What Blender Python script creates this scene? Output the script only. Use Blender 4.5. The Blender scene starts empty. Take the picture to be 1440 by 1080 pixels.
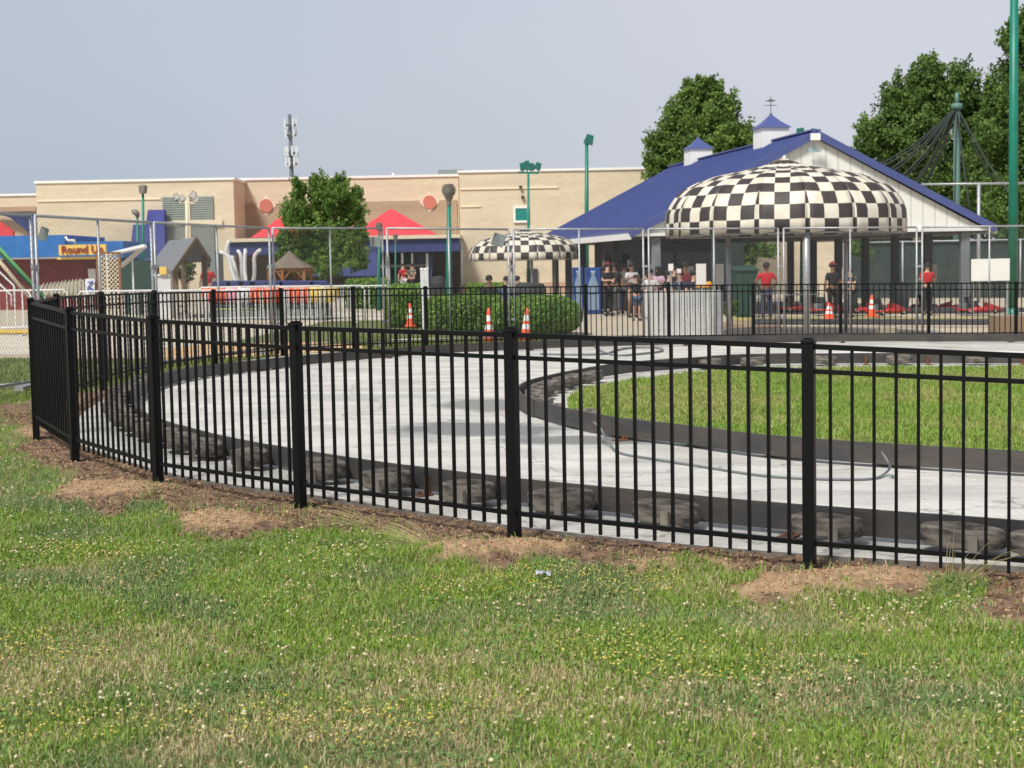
import bpy, bmesh, math, random
import numpy as np
from mathutils import Vector, Matrix, noise
R = math.radians
random.seed(7); rng = np.random.default_rng(7)
C = bpy.context.scene.collection
PI = math.pi

# ------------------------------------------------------------------ camera
CAMZ = 1.6; F = 2200.0; CX, CY = 720.0, 540.0
THETA = math.atan(167/2200); ROLL = R(1.1)
RM = Matrix.Rotation(PI/2-THETA, 3, 'X') @ Matrix.Rotation(-ROLL, 3, 'Z')
RMI = RM.inverted()
SL = 0.0192
def zg(x): return -SL*max(-25.0, min(25.0, x))
def ray(px, py): return RM @ Vector(((px-CX)/F, (CY-py)/F, -1.0))
def wp(px, py, D):
    d = ray(px, py); return Vector((0, 0, CAMZ)) + d*(D/d.y)
def gnd(px, py, h=0.0):
    d = ray(px, py); t = (h-CAMZ)/(d.z+SL*d.x)
    return Vector((0, 0, CAMZ)) + d*t
def proj(x, y, z):
    v = RMI @ Vector((x, y, z-CAMZ)); return CX - F*v.x/v.z, CY + F*v.y/v.z
def col(px, D, h=0.0):
    """ground point at pixel column px and distance D"""
    x = (px-CX)/F*D
    for _ in range(6):
        q = proj(x, D, zg(x)+h)[0]; x += (px-q)/F*D
    return Vector((x, D, zg(x)+h))
def ext(p0, p1, yt, yb, D):
    pm, ym = (p0+p1)/2, (yt+yb)/2
    return wp(p0, ym, D).x, wp(p1, ym, D).x, wp(pm, yb, D).z, wp(pm, yt, D).z

cam_d = bpy.data.cameras.new('camera'); cam = bpy.data.objects.new('camera', cam_d); C.objects.link(cam)
cam.matrix_world = Matrix.Translation((0, 0, CAMZ)) @ RM.to_4x4()
cam_d.sensor_width = 36; cam_d.lens = 36*F/1440; cam_d.clip_end = 2000; cam_d.clip_start = 0.1
cam_d.dof.use_dof = True; cam_d.dof.focus_distance = 9.5; cam_d.dof.aperture_fstop = 7.0
bpy.context.scene.camera = cam

# ------------------------------------------------------------------ materials
def nd(t, typ, **kw):
    n = t.nodes.new(typ)
    for k, v in kw.items():
        if k in n.inputs: n.inputs[k].default_value = v
        else: setattr(n, k, v)
    return n
def rgba(c): return (c[0], c[1], c[2], 1)
def mat(name, c, rough=.7, metal=0, c2=None, scale=6, detail=4, bump=0, bscale=None, lo=.35, hi=.65, stretch=None, spec=None):
    m = bpy.data.materials.new(name); m.use_nodes = True; t = m.node_tree; b = t.nodes['Principled BSDF']
    b.inputs['Base Color'].default_value = rgba(c); b.inputs['Roughness'].default_value = rough
    b.inputs['Metallic'].default_value = metal
    if spec is not None: b.inputs['Specular IOR Level'].default_value = spec
    if c2 is not None or bump:
        tc = nd(t, 'ShaderNodeTexCoord'); mp = nd(t, 'ShaderNodeMapping')
        t.links.new(tc.outputs['Object'], mp.inputs[0])
        if stretch: mp.inputs['Scale'].default_value = stretch
    if c2 is not None:
        n = nd(t, 'ShaderNodeTexNoise', Scale=scale, Detail=detail); t.links.new(mp.outputs[0], n.inputs['Vector'])
        r = nd(t, 'ShaderNodeValToRGB'); r.color_ramp.elements[0].position = lo; r.color_ramp.elements[1].position = hi
        r.color_ramp.elements[0].color = rgba(c); r.color_ramp.elements[1].color = rgba(c2)
        t.links.new(n.outputs[0], r.inputs[0]); t.links.new(r.outputs[0], b.inputs['Base Color'])
    if bump:
        n2 = nd(t, 'ShaderNodeTexNoise', Scale=bscale or scale*4, Detail=3); t.links.new(mp.outputs[0], n2.inputs['Vector'])
        bp = nd(t, 'ShaderNodeBump', Strength=bump, Distance=.02); t.links.new(n2.outputs[0], bp.inputs['Height'])
        t.links.new(bp.outputs[0], b.inputs['Normal'])
    return m
def attr_mat(name, rough=.75, trans=0.0, attr='tint'):
    m = bpy.data.materials.new(name); m.use_nodes = True; t = m.node_tree; b = t.nodes['Principled BSDF']
    a = nd(t, 'ShaderNodeAttribute', attribute_name=attr)
    t.links.new(a.outputs['Color'], b.inputs['Base Color']); b.inputs['Roughness'].default_value = rough
    b.inputs['Specular IOR Level'].default_value = .25
    if trans:
        tr = nd(t, 'ShaderNodeBsdfTranslucent'); mx = nd(t, 'ShaderNodeMixShader'); mx.inputs[0].default_value = trans
        t.links.new(a.outputs['Color'], tr.inputs[0]); t.links.new(b.outputs[0], mx.inputs[1]); t.links.new(tr.outputs[0], mx.inputs[2])
        t.links.new(mx.outputs[0], t.nodes['Material Output'].inputs[0])
    return m
M = {}
M['black'] = mat('black_powder_coat', (.004, .004, .0045), .5, spec=.22)
M['galv'] = mat('galvanised_steel', (.33, .34, .35), .5, .5, c2=(.43, .44, .45), scale=9)
M['wire'] = mat('galvanised_wire', (.22, .225, .23), .55, .3)
M['rail'] = mat('weathered_dark_steel', (.050, .050, .052), .6, .2, c2=(.088, .075, .066), scale=2.2, detail=8, bump=.3, stretch=(1, 1, 3))
M['rust'] = mat('rusty_steel', (.09, .045, .028), .85, c2=(.20, .085, .04), scale=14, bump=.3)
M['tyre'] = mat('weathered_tyre_rubber', (.030, .027, .024), .9, c2=(.19, .165, .14), scale=6, detail=10, bump=.22, bscale=26, lo=.36, hi=.62, stretch=(1, 1, 4))
M['hose'] = mat('grey_rubber_hose', (.16, .17, .18), .5)
M['green_p'] = mat('teal_green_paint', (.0, .20, .135), .45, c2=(.005, .15, .105), scale=2)
M['white'] = mat('white_paint', (.82, .81, .78), .55, c2=(.77, .76, .73), scale=2)
M['whitem'] = mat('white_metal', (.80, .80, .79), .45, c2=(.66, .67, .68), scale=3)
M['cream'] = mat('cream_paint', (.66, .58, .42), .6)
M['blue_roof'] = mat('blue_metal_roofing', (.06, .085, .24), .45, c2=(.075, .10, .27), scale=.6)
M['navy'] = mat('navy_awning_fabric', (.022, .035, .125), .75, c2=(.03, .045, .16), scale=1)
M['blue_b'] = mat('bright_blue_wall', (.01, .13, .42), .6, c2=(.02, .17, .5), scale=2)
M['dred'] = mat('barn_red_wall', (.17, .022, .022), .7, c2=(.22, .035, .03), scale=3)
M['tentred'] = mat('red_tent_fabric', (.62, .045, .06), .7, c2=(.7, .06, .075), scale=2)
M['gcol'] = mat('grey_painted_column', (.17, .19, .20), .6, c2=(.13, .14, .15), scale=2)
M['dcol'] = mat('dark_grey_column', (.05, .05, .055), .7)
M['dark'] = mat('dark_interior', (.03, .033, .035), .8)
M['glass'] = mat('dark_glass', (.015, .02, .025), .08)
M['tealglass'] = mat('teal_window_glass', (.02, .22, .19), .2)
M['wood'] = mat('stained_wood', (.30, .14, .05), .7, c2=(.22, .10, .035), scale=8, stretch=(1, 1, .2))
M['wood2'] = mat('weathered_wood', (.17, .12, .07), .8, c2=(.12, .085, .05), scale=8)
M['shingle'] = mat('grey_shingles', (.20, .21, .23), .85, c2=(.15, .16, .18), scale=12)
M['brownsh'] = mat('brown_shingles', (.15, .12, .09), .85, c2=(.19, .155, .12), scale=10)
M['orange'] = mat('orange_plastic', (.85, .10, .02), .5)
M['refl'] = mat('white_reflective_band', (.8, .8, .8), .4)
M['red'] = mat('red_plastic', (.42, .018, .018), .4)
M['pink'] = mat('pink_plastic', (.75, .25, .32), .4)
M['yellow'] = mat('yellow_paint', (.75, .48, .04), .5)
M['signy'] = mat('yellow_sign_board', (.86, .58, .13), .6)
M['signr'] = mat('dark_red_lettering', (.30, .02, .01), .6)
M['blueart'] = mat('blue_print', (.03, .10, .45), .5)
M['vblue'] = mat('vending_blue', (.008, .03, .16), .35, c2=(.015, .08, .28), scale=2)
M['vpale'] = mat('vending_pale_print', (.20, .28, .38), .35)
M['dgreen'] = mat('dark_green_paint', (.015, .055, .04), .6)
M['screen'] = mat('dark_green_windscreen_fabric', (.022, .036, .032), .9, c2=(.035, .052, .045), scale=1.5)
M['ckb'] = mat('black_canopy_cloth', (.03, .027, .027), .75)
M['ckw'] = mat('cream_canopy_cloth', (.74, .70, .60), .75, c2=(.66, .60, .48), scale=2)
M['med'] = mat('terracotta_medallion', (.50, .17, .12), .7)
M['dia'] = mat('pale_tile', (.75, .62, .5), .7)
M['tanband'] = mat('tan_render', (.42, .28, .19), .85, c2=(.45, .31, .21), scale=2)
M['louvre'] = mat('grey_green_louvre', (.33, .37, .33), .6, c2=(.38, .42, .38), scale=3)
M['skin1'] = mat('skin_light', (.55, .32, .22), .6)
M['skin2'] = mat('skin_brown', (.20, .10, .06), .6)
M['hairm'] = mat('dark_hair', (.015, .01, .008), .7)
M['hairb'] = mat('brown_hair', (.06, .03, .015), .7)
M['bark'] = mat('bark', (.10, .075, .055), .9, c2=(.15, .12, .09), scale=8, bump=.5)
M['cardb'] = mat('brown_plywood', (.28, .19, .12), .8, c2=(.24, .16, .10), scale=3)
M['stone'] = mat('beige_stone', (.42, .36, .28), .9, c2=(.34, .29, .22), scale=5, bump=.5)
M['plastic'] = mat('crumpled_white_plastic', (.20, .24, .30), .4, c2=(.42, .45, .50), scale=40, bump=.4, bscale=20)
M['antenna'] = mat('antenna_panel', (.62, .64, .65), .5)
M['mast'] = mat('grey_mast', (.10, .11, .12), .6)
M['lampb'] = mat('lamp_housing', (.16, .14, .12), .5, c2=(.22, .20, .17), scale=12)
M['lens'] = mat('lamp_lens', (.5, .48, .42), .2)
M['glens'] = mat('green_tinted_lamp_glass', (.02, .13, .10), .3)
M['tag'] = mat('grey_tag', (.20, .23, .22), .7)
M['netting'] = mat('dark_netting_cable', (.03, .04, .035), .8)
M['edgec'] = mat('slab_edge_concrete', (.20, .18, .155), .9, c2=(.12, .105, .09), scale=6, bump=.4)
M['ropew'] = mat('white_edging', (.62, .60, .54), .7)
for k, c in dict(sb=(.012, .012, .015), sr=(.42, .012, .018), sw=(.52, .50, .50), sn=(.02, .03, .07), so=(.75, .33, .03), sm=(.16, .015, .025), sj=(.06, .10, .18), sk=(.20, .17, .12), sp=(.45, .3, .4), sg=(.10, .11, .10)).items():
    M[k] = mat('cloth_'+{'sb': 'black', 'sr': 'red', 'sw': 'white', 'sn': 'navy', 'so': 'orange', 'sm': 'maroon', 'sj': 'denim', 'sk': 'khaki', 'sp': 'mauve', 'sg': 'charcoal'}[k], c, .85)

def brick_mat(name, c, c2, mortar, bw=.4, bh=.2):
    m = bpy.data.materials.new(name); m.use_nodes = True; t = m.node_tree; b = t.nodes['Principled BSDF']
    g = nd(t, 'ShaderNodeNewGeometry'); sp = nd(t, 'ShaderNodeSeparateXYZ'); t.links.new(g.outputs['Position'], sp.inputs[0])
    cb = nd(t, 'ShaderNodeCombineXYZ'); t.links.new(sp.outputs[0], cb.inputs[0]); t.links.new(sp.outputs[2], cb.inputs[1])
    br = nd(t, 'ShaderNodeTexBrick', Scale=1.0); t.links.new(cb.outputs[0], br.inputs['Vector'])
    br.inputs['Color1'].default_value = rgba(c); br.inputs['Color2'].default_value = rgba(c2); br.inputs['Mortar'].default_value = rgba(mortar)
    br.inputs['Mortar Size'].default_value = .02; br.inputs['Brick Width'].default_value = bw; br.inputs['Row Height'].default_value = bh
    n = nd(t, 'ShaderNodeTexNoise', Scale=.5, Detail=5); mp = nd(t, 'ShaderNodeMapping'); mp.inputs['Scale'].default_value = (.35, .35, 3)
    t.links.new(g.outputs['Position'], mp.inputs[0]); t.links.new(mp.outputs[0], n.inputs['Vector'])
    rr = nd(t, 'ShaderNodeValToRGB'); rr.color_ramp.elements[0].position = .3; rr.color_ramp.elements[1].position = .7
    rr.color_ramp.elements[0].color = (.90, .88, .86, 1); rr.color_ramp.elements[1].color = (1.05, 1.05, 1.05, 1)
    t.links.new(n.outputs[0], rr.inputs[0])
    mx = nd(t, 'ShaderNodeMix', data_type='RGBA', blend_type='MULTIPLY'); mx.inputs[0].default_value = 1
    t.links.new(br.outputs['Color'], mx.inputs[6]); t.links.new(rr.outputs[0], mx.inputs[7]); t.links.new(mx.outputs[2], b.inputs['Base Color'])
    b.inputs['Roughness'].default_value = .9
    return m
M['brick'] = brick_mat('pale_brick', (.66, .575, .42), (.61, .52, .375), (.60, .525, .40))
M['brickt'] = brick_mat('tan_brick', (.40, .315, .22), (.37, .29, .20), (.37, .29, .21))

def ribs_mat(name, c, c2, period):
    m = bpy.data.materials.new(name); m.use_nodes = True; t = m.node_tree; b = t.nodes['Principled BSDF']
    g = nd(t, 'ShaderNodeNewGeometry'); sp = nd(t, 'ShaderNodeSeparateXYZ'); t.links.new(g.outputs['Position'], sp.inputs[0])
    mm = nd(t, 'ShaderNodeMath', operation='MODULO'); mm.inputs[1].default_value = period; t.links.new(sp.outputs[0], mm.inputs[0])
    lt = nd(t, 'ShaderNodeMath', operation='LESS_THAN'); lt.inputs[1].default_value = .06; t.links.new(mm.outputs[0], lt.inputs[0])
    mx = nd(t, 'ShaderNodeMix', data_type='RGBA'); t.links.new(lt.outputs[0], mx.inputs[0]); mx.inputs[6].default_value = rgba(c); mx.inputs[7].default_value = rgba(c2)
    t.links.new(mx.outputs[2], b.inputs['Base Color']); b.inputs['Roughness'].default_value = .5
    return m
M['siding'] = ribs_mat('white_ribbed_siding', (.78, .78, .73), (.60, .61, .58), .42)

# ------------------------------------------------------------------ mesh builder
class MB:
    def __init__(s): s.v = []; s.f = []; s.mi = []; s.cur = 0; s.sm = []; s.smooth = False
    def add(s, vs, fs):
        o = len(s.v); s.v += [tuple(v) for v in vs]
        for f in fs: s.f.append([o+i for i in f]); s.mi.append(s.cur); s.sm.append(s.smooth)
    def box(s, x0, x1, y0, y1, z0, z1):
        s.add([(x0, y0, z0), (x1, y0, z0), (x1, y1, z0), (x0, y1, z0), (x0, y0, z1), (x1, y0, z1), (x1, y1, z1), (x0, y1, z1)],
              [(0, 3, 2, 1), (4, 5, 6, 7), (0, 1, 5, 4), (1, 2, 6, 5), (2, 3, 7, 6), (3, 0, 4, 7)])
    def bbox(s, x0, x1, y0, y1, z0, z1, b=.01):
        """box with chamfered vertical and top edges"""
        pts = [(x0+b, y0), (x1-b, y0), (x1, y0+b), (x1, y1-b), (x1-b, y1), (x0+b, y1), (x0, y1-b), (x0, y0+b)]
        cx, cy = (x0+x1)/2, (y0+y1)/2
        def ring(z, k): return [(cx+(p[0]-cx)*k, cy+(p[1]-cy)*k, z) for p in pts]
        kk = 1-b/max(.001, min(x1-x0, y1-y0))*2
        vs = ring(z0, 1)+ring(z1-b, 1)+ring(z1, kk); fs = [tuple(range(7, -1, -1)), tuple(range(16, 24))]
        for r in (0, 8):
            for i in range(8): fs.append((r+i, r+(i+1) % 8, r+8+(i+1) % 8, r+8+i))
        s.add(vs, fs)
    def bar(s, a, b, w, h=None, up=(0, 0, 1)):
        a = Vector(a); b = Vector(b); h = h or w; d = (b-a).normalized(); u = Vector(up)
        if abs(d.dot(u)) > .99: u = Vector((1, 0, 0))
        sx = d.cross(u).normalized()*w/2; uy = sx.cross(d).normalized()*h/2
        vs = [a-sx-uy, a+sx-uy, a+sx+uy, a-sx+uy, b-sx-uy, b+sx-uy, b+sx+uy, b-sx+uy]
        s.add(vs, [(0, 1, 2, 3), (7, 6, 5, 4), (0, 4, 5, 1), (1, 5, 6, 2), (2, 6, 7, 3), (3, 7, 4, 0)])
    def tube(s, pts, r, n=8, r1=None, cap=True):
        pts = [Vector(p) for p in pts]; k = len(pts); rs = r if isinstance(r, (list, tuple)) else [r+(((r1 if r1 is not None else r)-r)*i/max(1, k-1)) for i in range(k)]
        vs = []; ref = None
        for i, p in enumerate(pts):
            d = (pts[min(i+1, k-1)]-pts[max(i-1, 0)]).normalized()
            if ref is None: ref = Vector((1, 0, 0)) if abs(d.x) < .8 else Vector((0, 1, 0))
            a = (ref-d*ref.dot(d)).normalized(); ref = a; b = d.cross(a)
            for j in range(n): t = 2*PI*j/n; vs.append(p+(a*math.cos(t)+b*math.sin(t))*rs[i])
        fs = [(i*n+j, i*n+(j+1) % n, (i+1)*n+(j+1) % n, (i+1)*n+j) for i in range(k-1) for j in range(n)]
        if cap: fs += [tuple(range(n-1, -1, -1)), tuple((k-1)*n+j for j in range(n))]
        s.add(vs, fs)
    def lathe(s, prof, c=(0, 0, 0), n=16, axis='z', closed=False):
        vs = []; k = len(prof)
        for (r, z) in prof:
            for j in range(n):
                t = 2*PI*j/n; a, b = r*math.cos(t), r*math.sin(t)
                v = (a, b, z) if axis == 'z' else ((z, a, b) if axis == 'x' else (a, z, b))
                vs.append((v[0]+c[0], v[1]+c[1], v[2]+c[2]))
        fs = [(i*n+j, i*n+(j+1) % n, (i+1)*n+(j+1) % n, (i+1)*n+j) for i in range(k-1) for j in range(n)]
        if closed: fs += [((k-1)*n+j, (k-1)*n+(j+1) % n, (j+1) % n, j) for j in range(n)]
        s.add(vs, fs)
    def prism(s, poly, d):
        """extrude polygon (3D points) by vector d"""
        n = len(poly); p = [Vector(q) for q in poly]; d = Vector(d)
        s.add(p+[q+d for q in p], [tuple(range(n-1, -1, -1)), tuple(range(n, 2*n))]+[(i, (i+1) % n, n+(i+1) % n, n+i) for i in range(n)])
    def build(s, name, m, parent=None, world=True, bevel=0):
        ms = m if isinstance(m, list) else [m]
        me = bpy.data.meshes.new(name); o = bpy.data.objects.new(name, me); C.objects.link(o)
        off = Vector((0, 0, 0))
        if parent is not None:
            o.parent = parent
            if world: off = WL.get(parent.name, Vector((0, 0, 0)))
        WL[o.name] = off if parent is not None else Vector((0, 0, 0))
        vs = [(a-off.x, b-off.y, c-off.z) for a, b, c in s.v]
        me.from_pydata(vs, [], s.f)
        for x in ms: me.materials.append(x)
        me.polygons.foreach_set('material_index', s.mi); me.polygons.foreach_set('use_smooth', s.sm)
        me.validate(); me.update()
        bm = bmesh.new(); bm.from_mesh(me); bmesh.ops.recalc_face_normals(bm, faces=bm.faces); bm.to_mesh(me); bm.free()
        if bevel:
            md = o.modifiers.new('bevel', 'BEVEL'); md.width = bevel; md.segments = 2; md.limit_method = 'ANGLE'
        return o
WL = {}
def tag(o, label=None, cat=None, group=None, kind=None):
    if label: o['label'] = label
    if cat: o['category'] = cat
    if group: o['group'] = group
    if kind: o['kind'] = kind
    return o
def thing(name, label, cat, loc=(0, 0, 0), group=None, rz=0):
    o = bpy.data.objects.new(name, None); C.objects.link(o); o.location = loc; o.rotation_euler = (0, 0, rz)
    o.empty_display_size = .2
    WL[o.name] = Vector(loc); tag(o, label, cat, group); return o
KIDS = {}
def copy_tree(o, parent=None):
    c = o.copy(); C.objects.link(c)
    if parent is not None: c.parent = parent
    for ch in [x for x in bpy.data.objects if x.parent == o]: copy_tree(ch, c)
    return c
def place(o, loc, rz=0, label=None):
    o.location = loc; o.rotation_euler = (0, 0, rz)
    if label: o['label'] = label
    return o
def one(name, mb, m, label, cat, group=None, loc=None, **k):
    o = mb.build(name, m, **k)
    if loc is not None:
        off = Vector(loc); o.data.transform(Matrix.Translation(-off)); o.location = off; WL[o.name] = off
    return tag(o, label, cat, group)
ORD = ['first', 'second', 'third', 'fourth', 'fifth', 'sixth', 'seventh', 'eighth', 'ninth', 'tenth', 'eleventh', 'twelfth', 'thirteenth', 'fourteenth', 'fifteenth',
       'sixteenth', 'seventeenth', 'eighteenth', 'nineteenth', 'twentieth', 'twenty-first', 'twenty-second', 'twenty-third', 'twenty-fourth', 'twenty-fifth', 'twenty-sixth', 'twenty-seventh', 'twenty-eighth', 'twenty-ninth', 'thirtieth']

def catmull(P, step):
    P = [Vector(p) for p in P]; out = []
    for i in range(len(P)-1):
        p0 = P[max(i-1, 0)]; p1 = P[i]; p2 = P[i+1]; p3 = P[min(i+2, len(P)-1)]
        n = max(2, int((p2-p1).length/step))
        for j in range(n):
            t = j/n
            out.append(.5*((2*p1)+(-p0+p2)*t+(2*p0-5*p1+4*p2-p3)*t*t+(-p0+3*p1-3*p2+p3)*t**3))
    out.append(P[-1]); return out
def resample(P, d):
    out = [P[0]]; acc = 0
    for a, b in zip(P, P[1:]):
        L = (b-a).length; 
        if L == 0: continue
        while acc+L >= d:
            t = (d-acc)/L; a = a+(b-a)*t; out.append(a.copy()); L = (b-a).length; acc = 0
        acc += L
    return out

# ------------------------------------------------------------------ fence layout (pixel column, top row, distance)
POSTS = [(1655, 497, 7.65), (1137, 475, 8.18), (718, 460, 9.04), (415, 452, 10.35), (214, 443, 11.35), (97, 432, 12.8), (43, 419, 14.4), (79, 413, 17.2), (142, 410, 20.0), (217, 408, 22.8),
         (300, 407, 25.6), (395, 405, 27.8), (496, 403, 29.4), (598, 402.5, 30.5), (710, 401, 31.3), (823, 400, 31.9), (940, 398.5, 32.3), (1059, 397.5, 32.6), (1182, 396.6, 32.7), (1306, 395.6, 32.7), (1429, 395, 32.7), (1552, 394, 32.7)]
PT = [wp(*p) for p in POSTS]          # tops
FH = 1.22
fl2 = [Vector((p.x, p.y)) for p in PT]

# ------------------------------------------------------------------ ground
def sheet(name, poly, h, m, kind='structure', label=None, cat=None):
    """flat polygon lying on the sloping ground, h above it"""
    me = bpy.data.meshes.new(name); bm = bmesh.new()
    vs = [bm.verts.new((p[0], p[1], zg(p[0])+h)) for p in poly]
    f = bm.faces.new(vs); bmesh.ops.triangulate(bm, faces=[f]); bmesh.ops.recalc_face_normals(bm, faces=bm.faces)
    if sum(f.normal.z for f in bm.faces) < 0: bmesh.ops.reverse_faces(bm, faces=bm.faces)
    bm.to_mesh(me); bm.free(); me.materials.append(m)
    o = bpy.data.objects.new(name, me); C.objects.link(o); o['kind'] = kind
    if label: o['label'] = label
    if cat: o['category'] = cat
    return o
def gpoly(pts): return [gnd(*p) for p in pts]

M['pave'] = mat('tan_concrete_paving', (.43, .36, .27), .9, c2=(.50, .43, .34), scale=.5, detail=8, bump=.15, bscale=20)
M['palepave'] = mat('pale_concrete_paving', (.60, .54, .44), .9, c2=(.50, .44, .35), scale=.8, detail=8)
M['sand'] = mat('orange_sand', (.55, .32, .14), .95, c2=(.62, .42, .24), scale=2, detail=6)
M['lawnfar'] = mat('distant_lawn', (.085, .13, .03), .95, c2=(.16, .17, .06), scale=2.2, detail=8, bump=.6, bscale=40)
M['yellowstrip'] = mat('yellowed_verge', (.42, .34, .12), .95, c2=(.3, .28, .1), scale=2)
b = MB()
xs = [-400, -25, 0, 25, 400]
for i in range(4):
    a, c = xs[i], xs[i+1]
    b.add([(a, -30, zg(a)-.07), (c, -30, zg(c)-.07), (c, 900, zg(c)-.07), (a, 900, zg(a)-.07)], [(0, 1, 2, 3)])
tag(b.build('ground', M['pave']), kind='structure')
sheet('lawn_verge', gpoly([(-500, 497), (230, 499), (300, 482), (460, 449), (560, 447), (700, 460), (790, 474), (830, 489), (600, 505), (300, 545), (100, 640), (-200, 660), (-900, 660)]), -.064, M['lawnfar'])
sheet('sand_strip', gpoly([(225, 486), (300, 479), (460, 477), (520, 484), (470, 493), (300, 499), (225, 503)]), -.059, M['sand'])
sheet('pale_path', gpoly([(-500, 470), (60, 466), (250, 452), (460, 437), (575, 437), (600, 443), (560, 446), (460, 448), (300, 480), (225, 485), (60, 494), (-500, 492)]), -.066, M['palepave'])
sheet('grass_verge_far', gpoly([(1030, 443), (1440, 443), (1600, 443), (1600, 450), (1200, 450), (1030, 448)]), -.06, M['yellowstrip'])
sheet('gravel_bed', gpoly([(1010, 449), (1095, 449), (1100, 458), (1000, 458)]), -.055, mat('brown_gravel', (.28, .18, .12), .9, c2=(.36, .26, .18), scale=8))
sheet('yellow_kerb', gpoly([(-400, 461), (60, 461), (60, 466), (-400, 466)]), -.05, M['yellow'])

# --- concrete track slab
def offset_line(P, d):
    out = []
    for i in range(len(P)):
        a = P[max(i-1, 0)]; c = P[min(i+1, len(P)-1)]; t = (c-a).normalized(); nrm = Vector((t.y, -t.x)); out.append(P[i]+nrm*d)
    return out
fsm = [Vector((p.x, p.y)) for p in catmull([Vector((p.x, p.y, 0)) for p in PT], .35)]
so = offset_line(fsm, .30)
# make sure the offset goes towards the track's middle
mid = Vector((3, 18))
if (so[len(so)//2]-mid).length > (fsm[len(fsm)//2]-mid).length: so = offset_line(fsm, -.30)
SLABZ = .02
def conc_mat():
    m = bpy.data.materials.new('track_concrete'); m.use_nodes = True; t = m.node_tree; bs = t.nodes['Principled BSDF']
    g = nd(t, 'ShaderNodeNewGeometry'); L = t.links.new
    def noise_(sc, det, st=None, rough=.55):
        mp = nd(t, 'ShaderNodeMapping'); L(g.outputs['Position'], mp.inputs[0])
        if st: mp.inputs['Scale'].default_value = st
        n = nd(t, 'ShaderNodeTexNoise', Scale=sc, Detail=det, Roughness=rough); L(mp.outputs[0], n.inputs['Vector']); return n
    def ramp(src, p0, c0, p1, c1):
        r = nd(t, 'ShaderNodeValToRGB'); r.color_ramp.elements[0].position = p0; r.color_ramp.elements[0].color = c0
        r.color_ramp.elements[1].position = p1; r.color_ramp.elements[1].color = c1; L(src, r.inputs[0]); return r
    def mul(a, b_, f=1.0):
        x = nd(t, 'ShaderNodeMix', data_type='RGBA', blend_type='MULTIPLY'); x.inputs[0].default_value = f; L(a, x.inputs[6]); L(b_, x.inputs[7]); return x.outputs[2]
    base = ramp(noise_(1.1, 8).outputs[0], .3, (.50, .49, .465, 1), .7, (.66, .65, .625, 1)).outputs[0]
    st = ramp(noise_(1.3, 9, (.7, 1.5, 1), .65).outputs[0], .38, (.84, .83, .815, 1), .6, (1.05, 1.05, 1.04, 1)).outputs[0]
    fine = ramp(noise_(38, 6).outputs[0], .36, (.84, .83, .82, 1), .65, (1.03, 1.03, 1.03, 1)).outputs[0]
    c = mul(mul(base, st), fine)
    # damp and rubber stains and one pale patch, with a shape of their own
    def stain(c, px, py, rx, ry, colr, f):
        p = gnd(px, py)
        mp = nd(t, 'ShaderNodeMapping'); mp.inputs['Location'].default_value = (-p.x/rx, -p.y/ry, 0); mp.inputs['Scale'].default_value = (1/rx, 1/ry, 0); L(g.outputs['Position'], mp.inputs[0])
        ln = nd(t, 'ShaderNodeVectorMath', operation='LENGTH'); L(mp.outputs[0], ln.inputs[0])
        n = noise_(2.2, 5); mu = nd(t, 'ShaderNodeMath', operation='MULTIPLY_ADD'); mu.inputs[1].default_value = .75; L(n.outputs[0], mu.inputs[0]); L(ln.outputs['Value'], mu.inputs[2])
        r = ramp(mu.outputs[0], .0, (f, f, f, 1), .5, (0, 0, 0, 1)); r.color_ramp.elements[0].position = .95; r.color_ramp.elements[1].position = 1.35
        L(mu.outputs[0], r.inputs[0])
        dv = nd(t, 'ShaderNodeMath', operation='DIVIDE'); dv.inputs[1].default_value = 1.6; L(mu.outputs[0], dv.inputs[0]); L(dv.outputs[0], r.inputs[0])
        r.color_ramp.elements[0].position = .58; r.color_ramp.elements[1].position = .78
        x = nd(t, 'ShaderNodeMix', data_type='RGBA'); L(r.outputs[0], x.inputs[0]); L(c, x.inputs[6]); x.inputs[7].default_value = colr; return x.outputs[2]
    vo = nd(t, 'ShaderNodeTexVoronoi', Scale=.42); vo.feature = 'DISTANCE_TO_EDGE'; vm = nd(t, 'ShaderNodeVectorMath', operation='ADD'); L(g.outputs['Position'], vm.inputs[0]); L(noise_(1.5, 6).outputs[1], vm.inputs[1]); L(vm.outputs[0], vo.inputs['Vector'])
    cr_ = ramp(vo.outputs['Distance'], .002, (.55, .54, .52, 1), .008, (1, 1, 1, 1)).outputs[0]; c = mul(c, cr_)
    rb_ = ramp(noise_(.9, 3, (.35, 2.4, 1)).outputs[0], .30, (.74, .73, .73, 1), .44, (1, 1, 1, 1)).outputs[0]; c = mul(c, rb_)
    c = stain(c, 675, 607, 1.15, 1.0, (.16, .165, .17, 1), .92)
    c = stain(c, 690, 572, .8, 1.2, (.20, .195, .19, 1), .85)
    c = stain(c, 830, 622, 1.3, .5, (.17, .17, .17, 1), .9)
    c = stain(c, 520, 560, 1.6, .7, (.33, .33, .33, 1), .5)
    c = stain(c, 1200, 700, 1.3, .3, (.36, .35, .34, 1), .4)
    c = stain(c, 1330, 498, 3.2, 1.0, (.86, .86, .88, 1), .6)  # pale patch that lightens the far track
    L(c, bs.inputs['Base Color']); bs.inputs['Roughness'].default_value = .75
    bp = nd(t, 'ShaderNodeBump', Strength=.2, Distance=.01); L(noise_(30, 4).outputs[0], bp.inputs['Height']); L(bp.outputs[0], bs.inputs['Normal'])
    return m
M['conc'] = conc_mat()
slab = [Vector((13.5, so[0].y-.9)), *so, Vector((14.0, so[-1].y))]
me = bpy.data.meshes.new('track_slab'); bm = bmesh.new()
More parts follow.
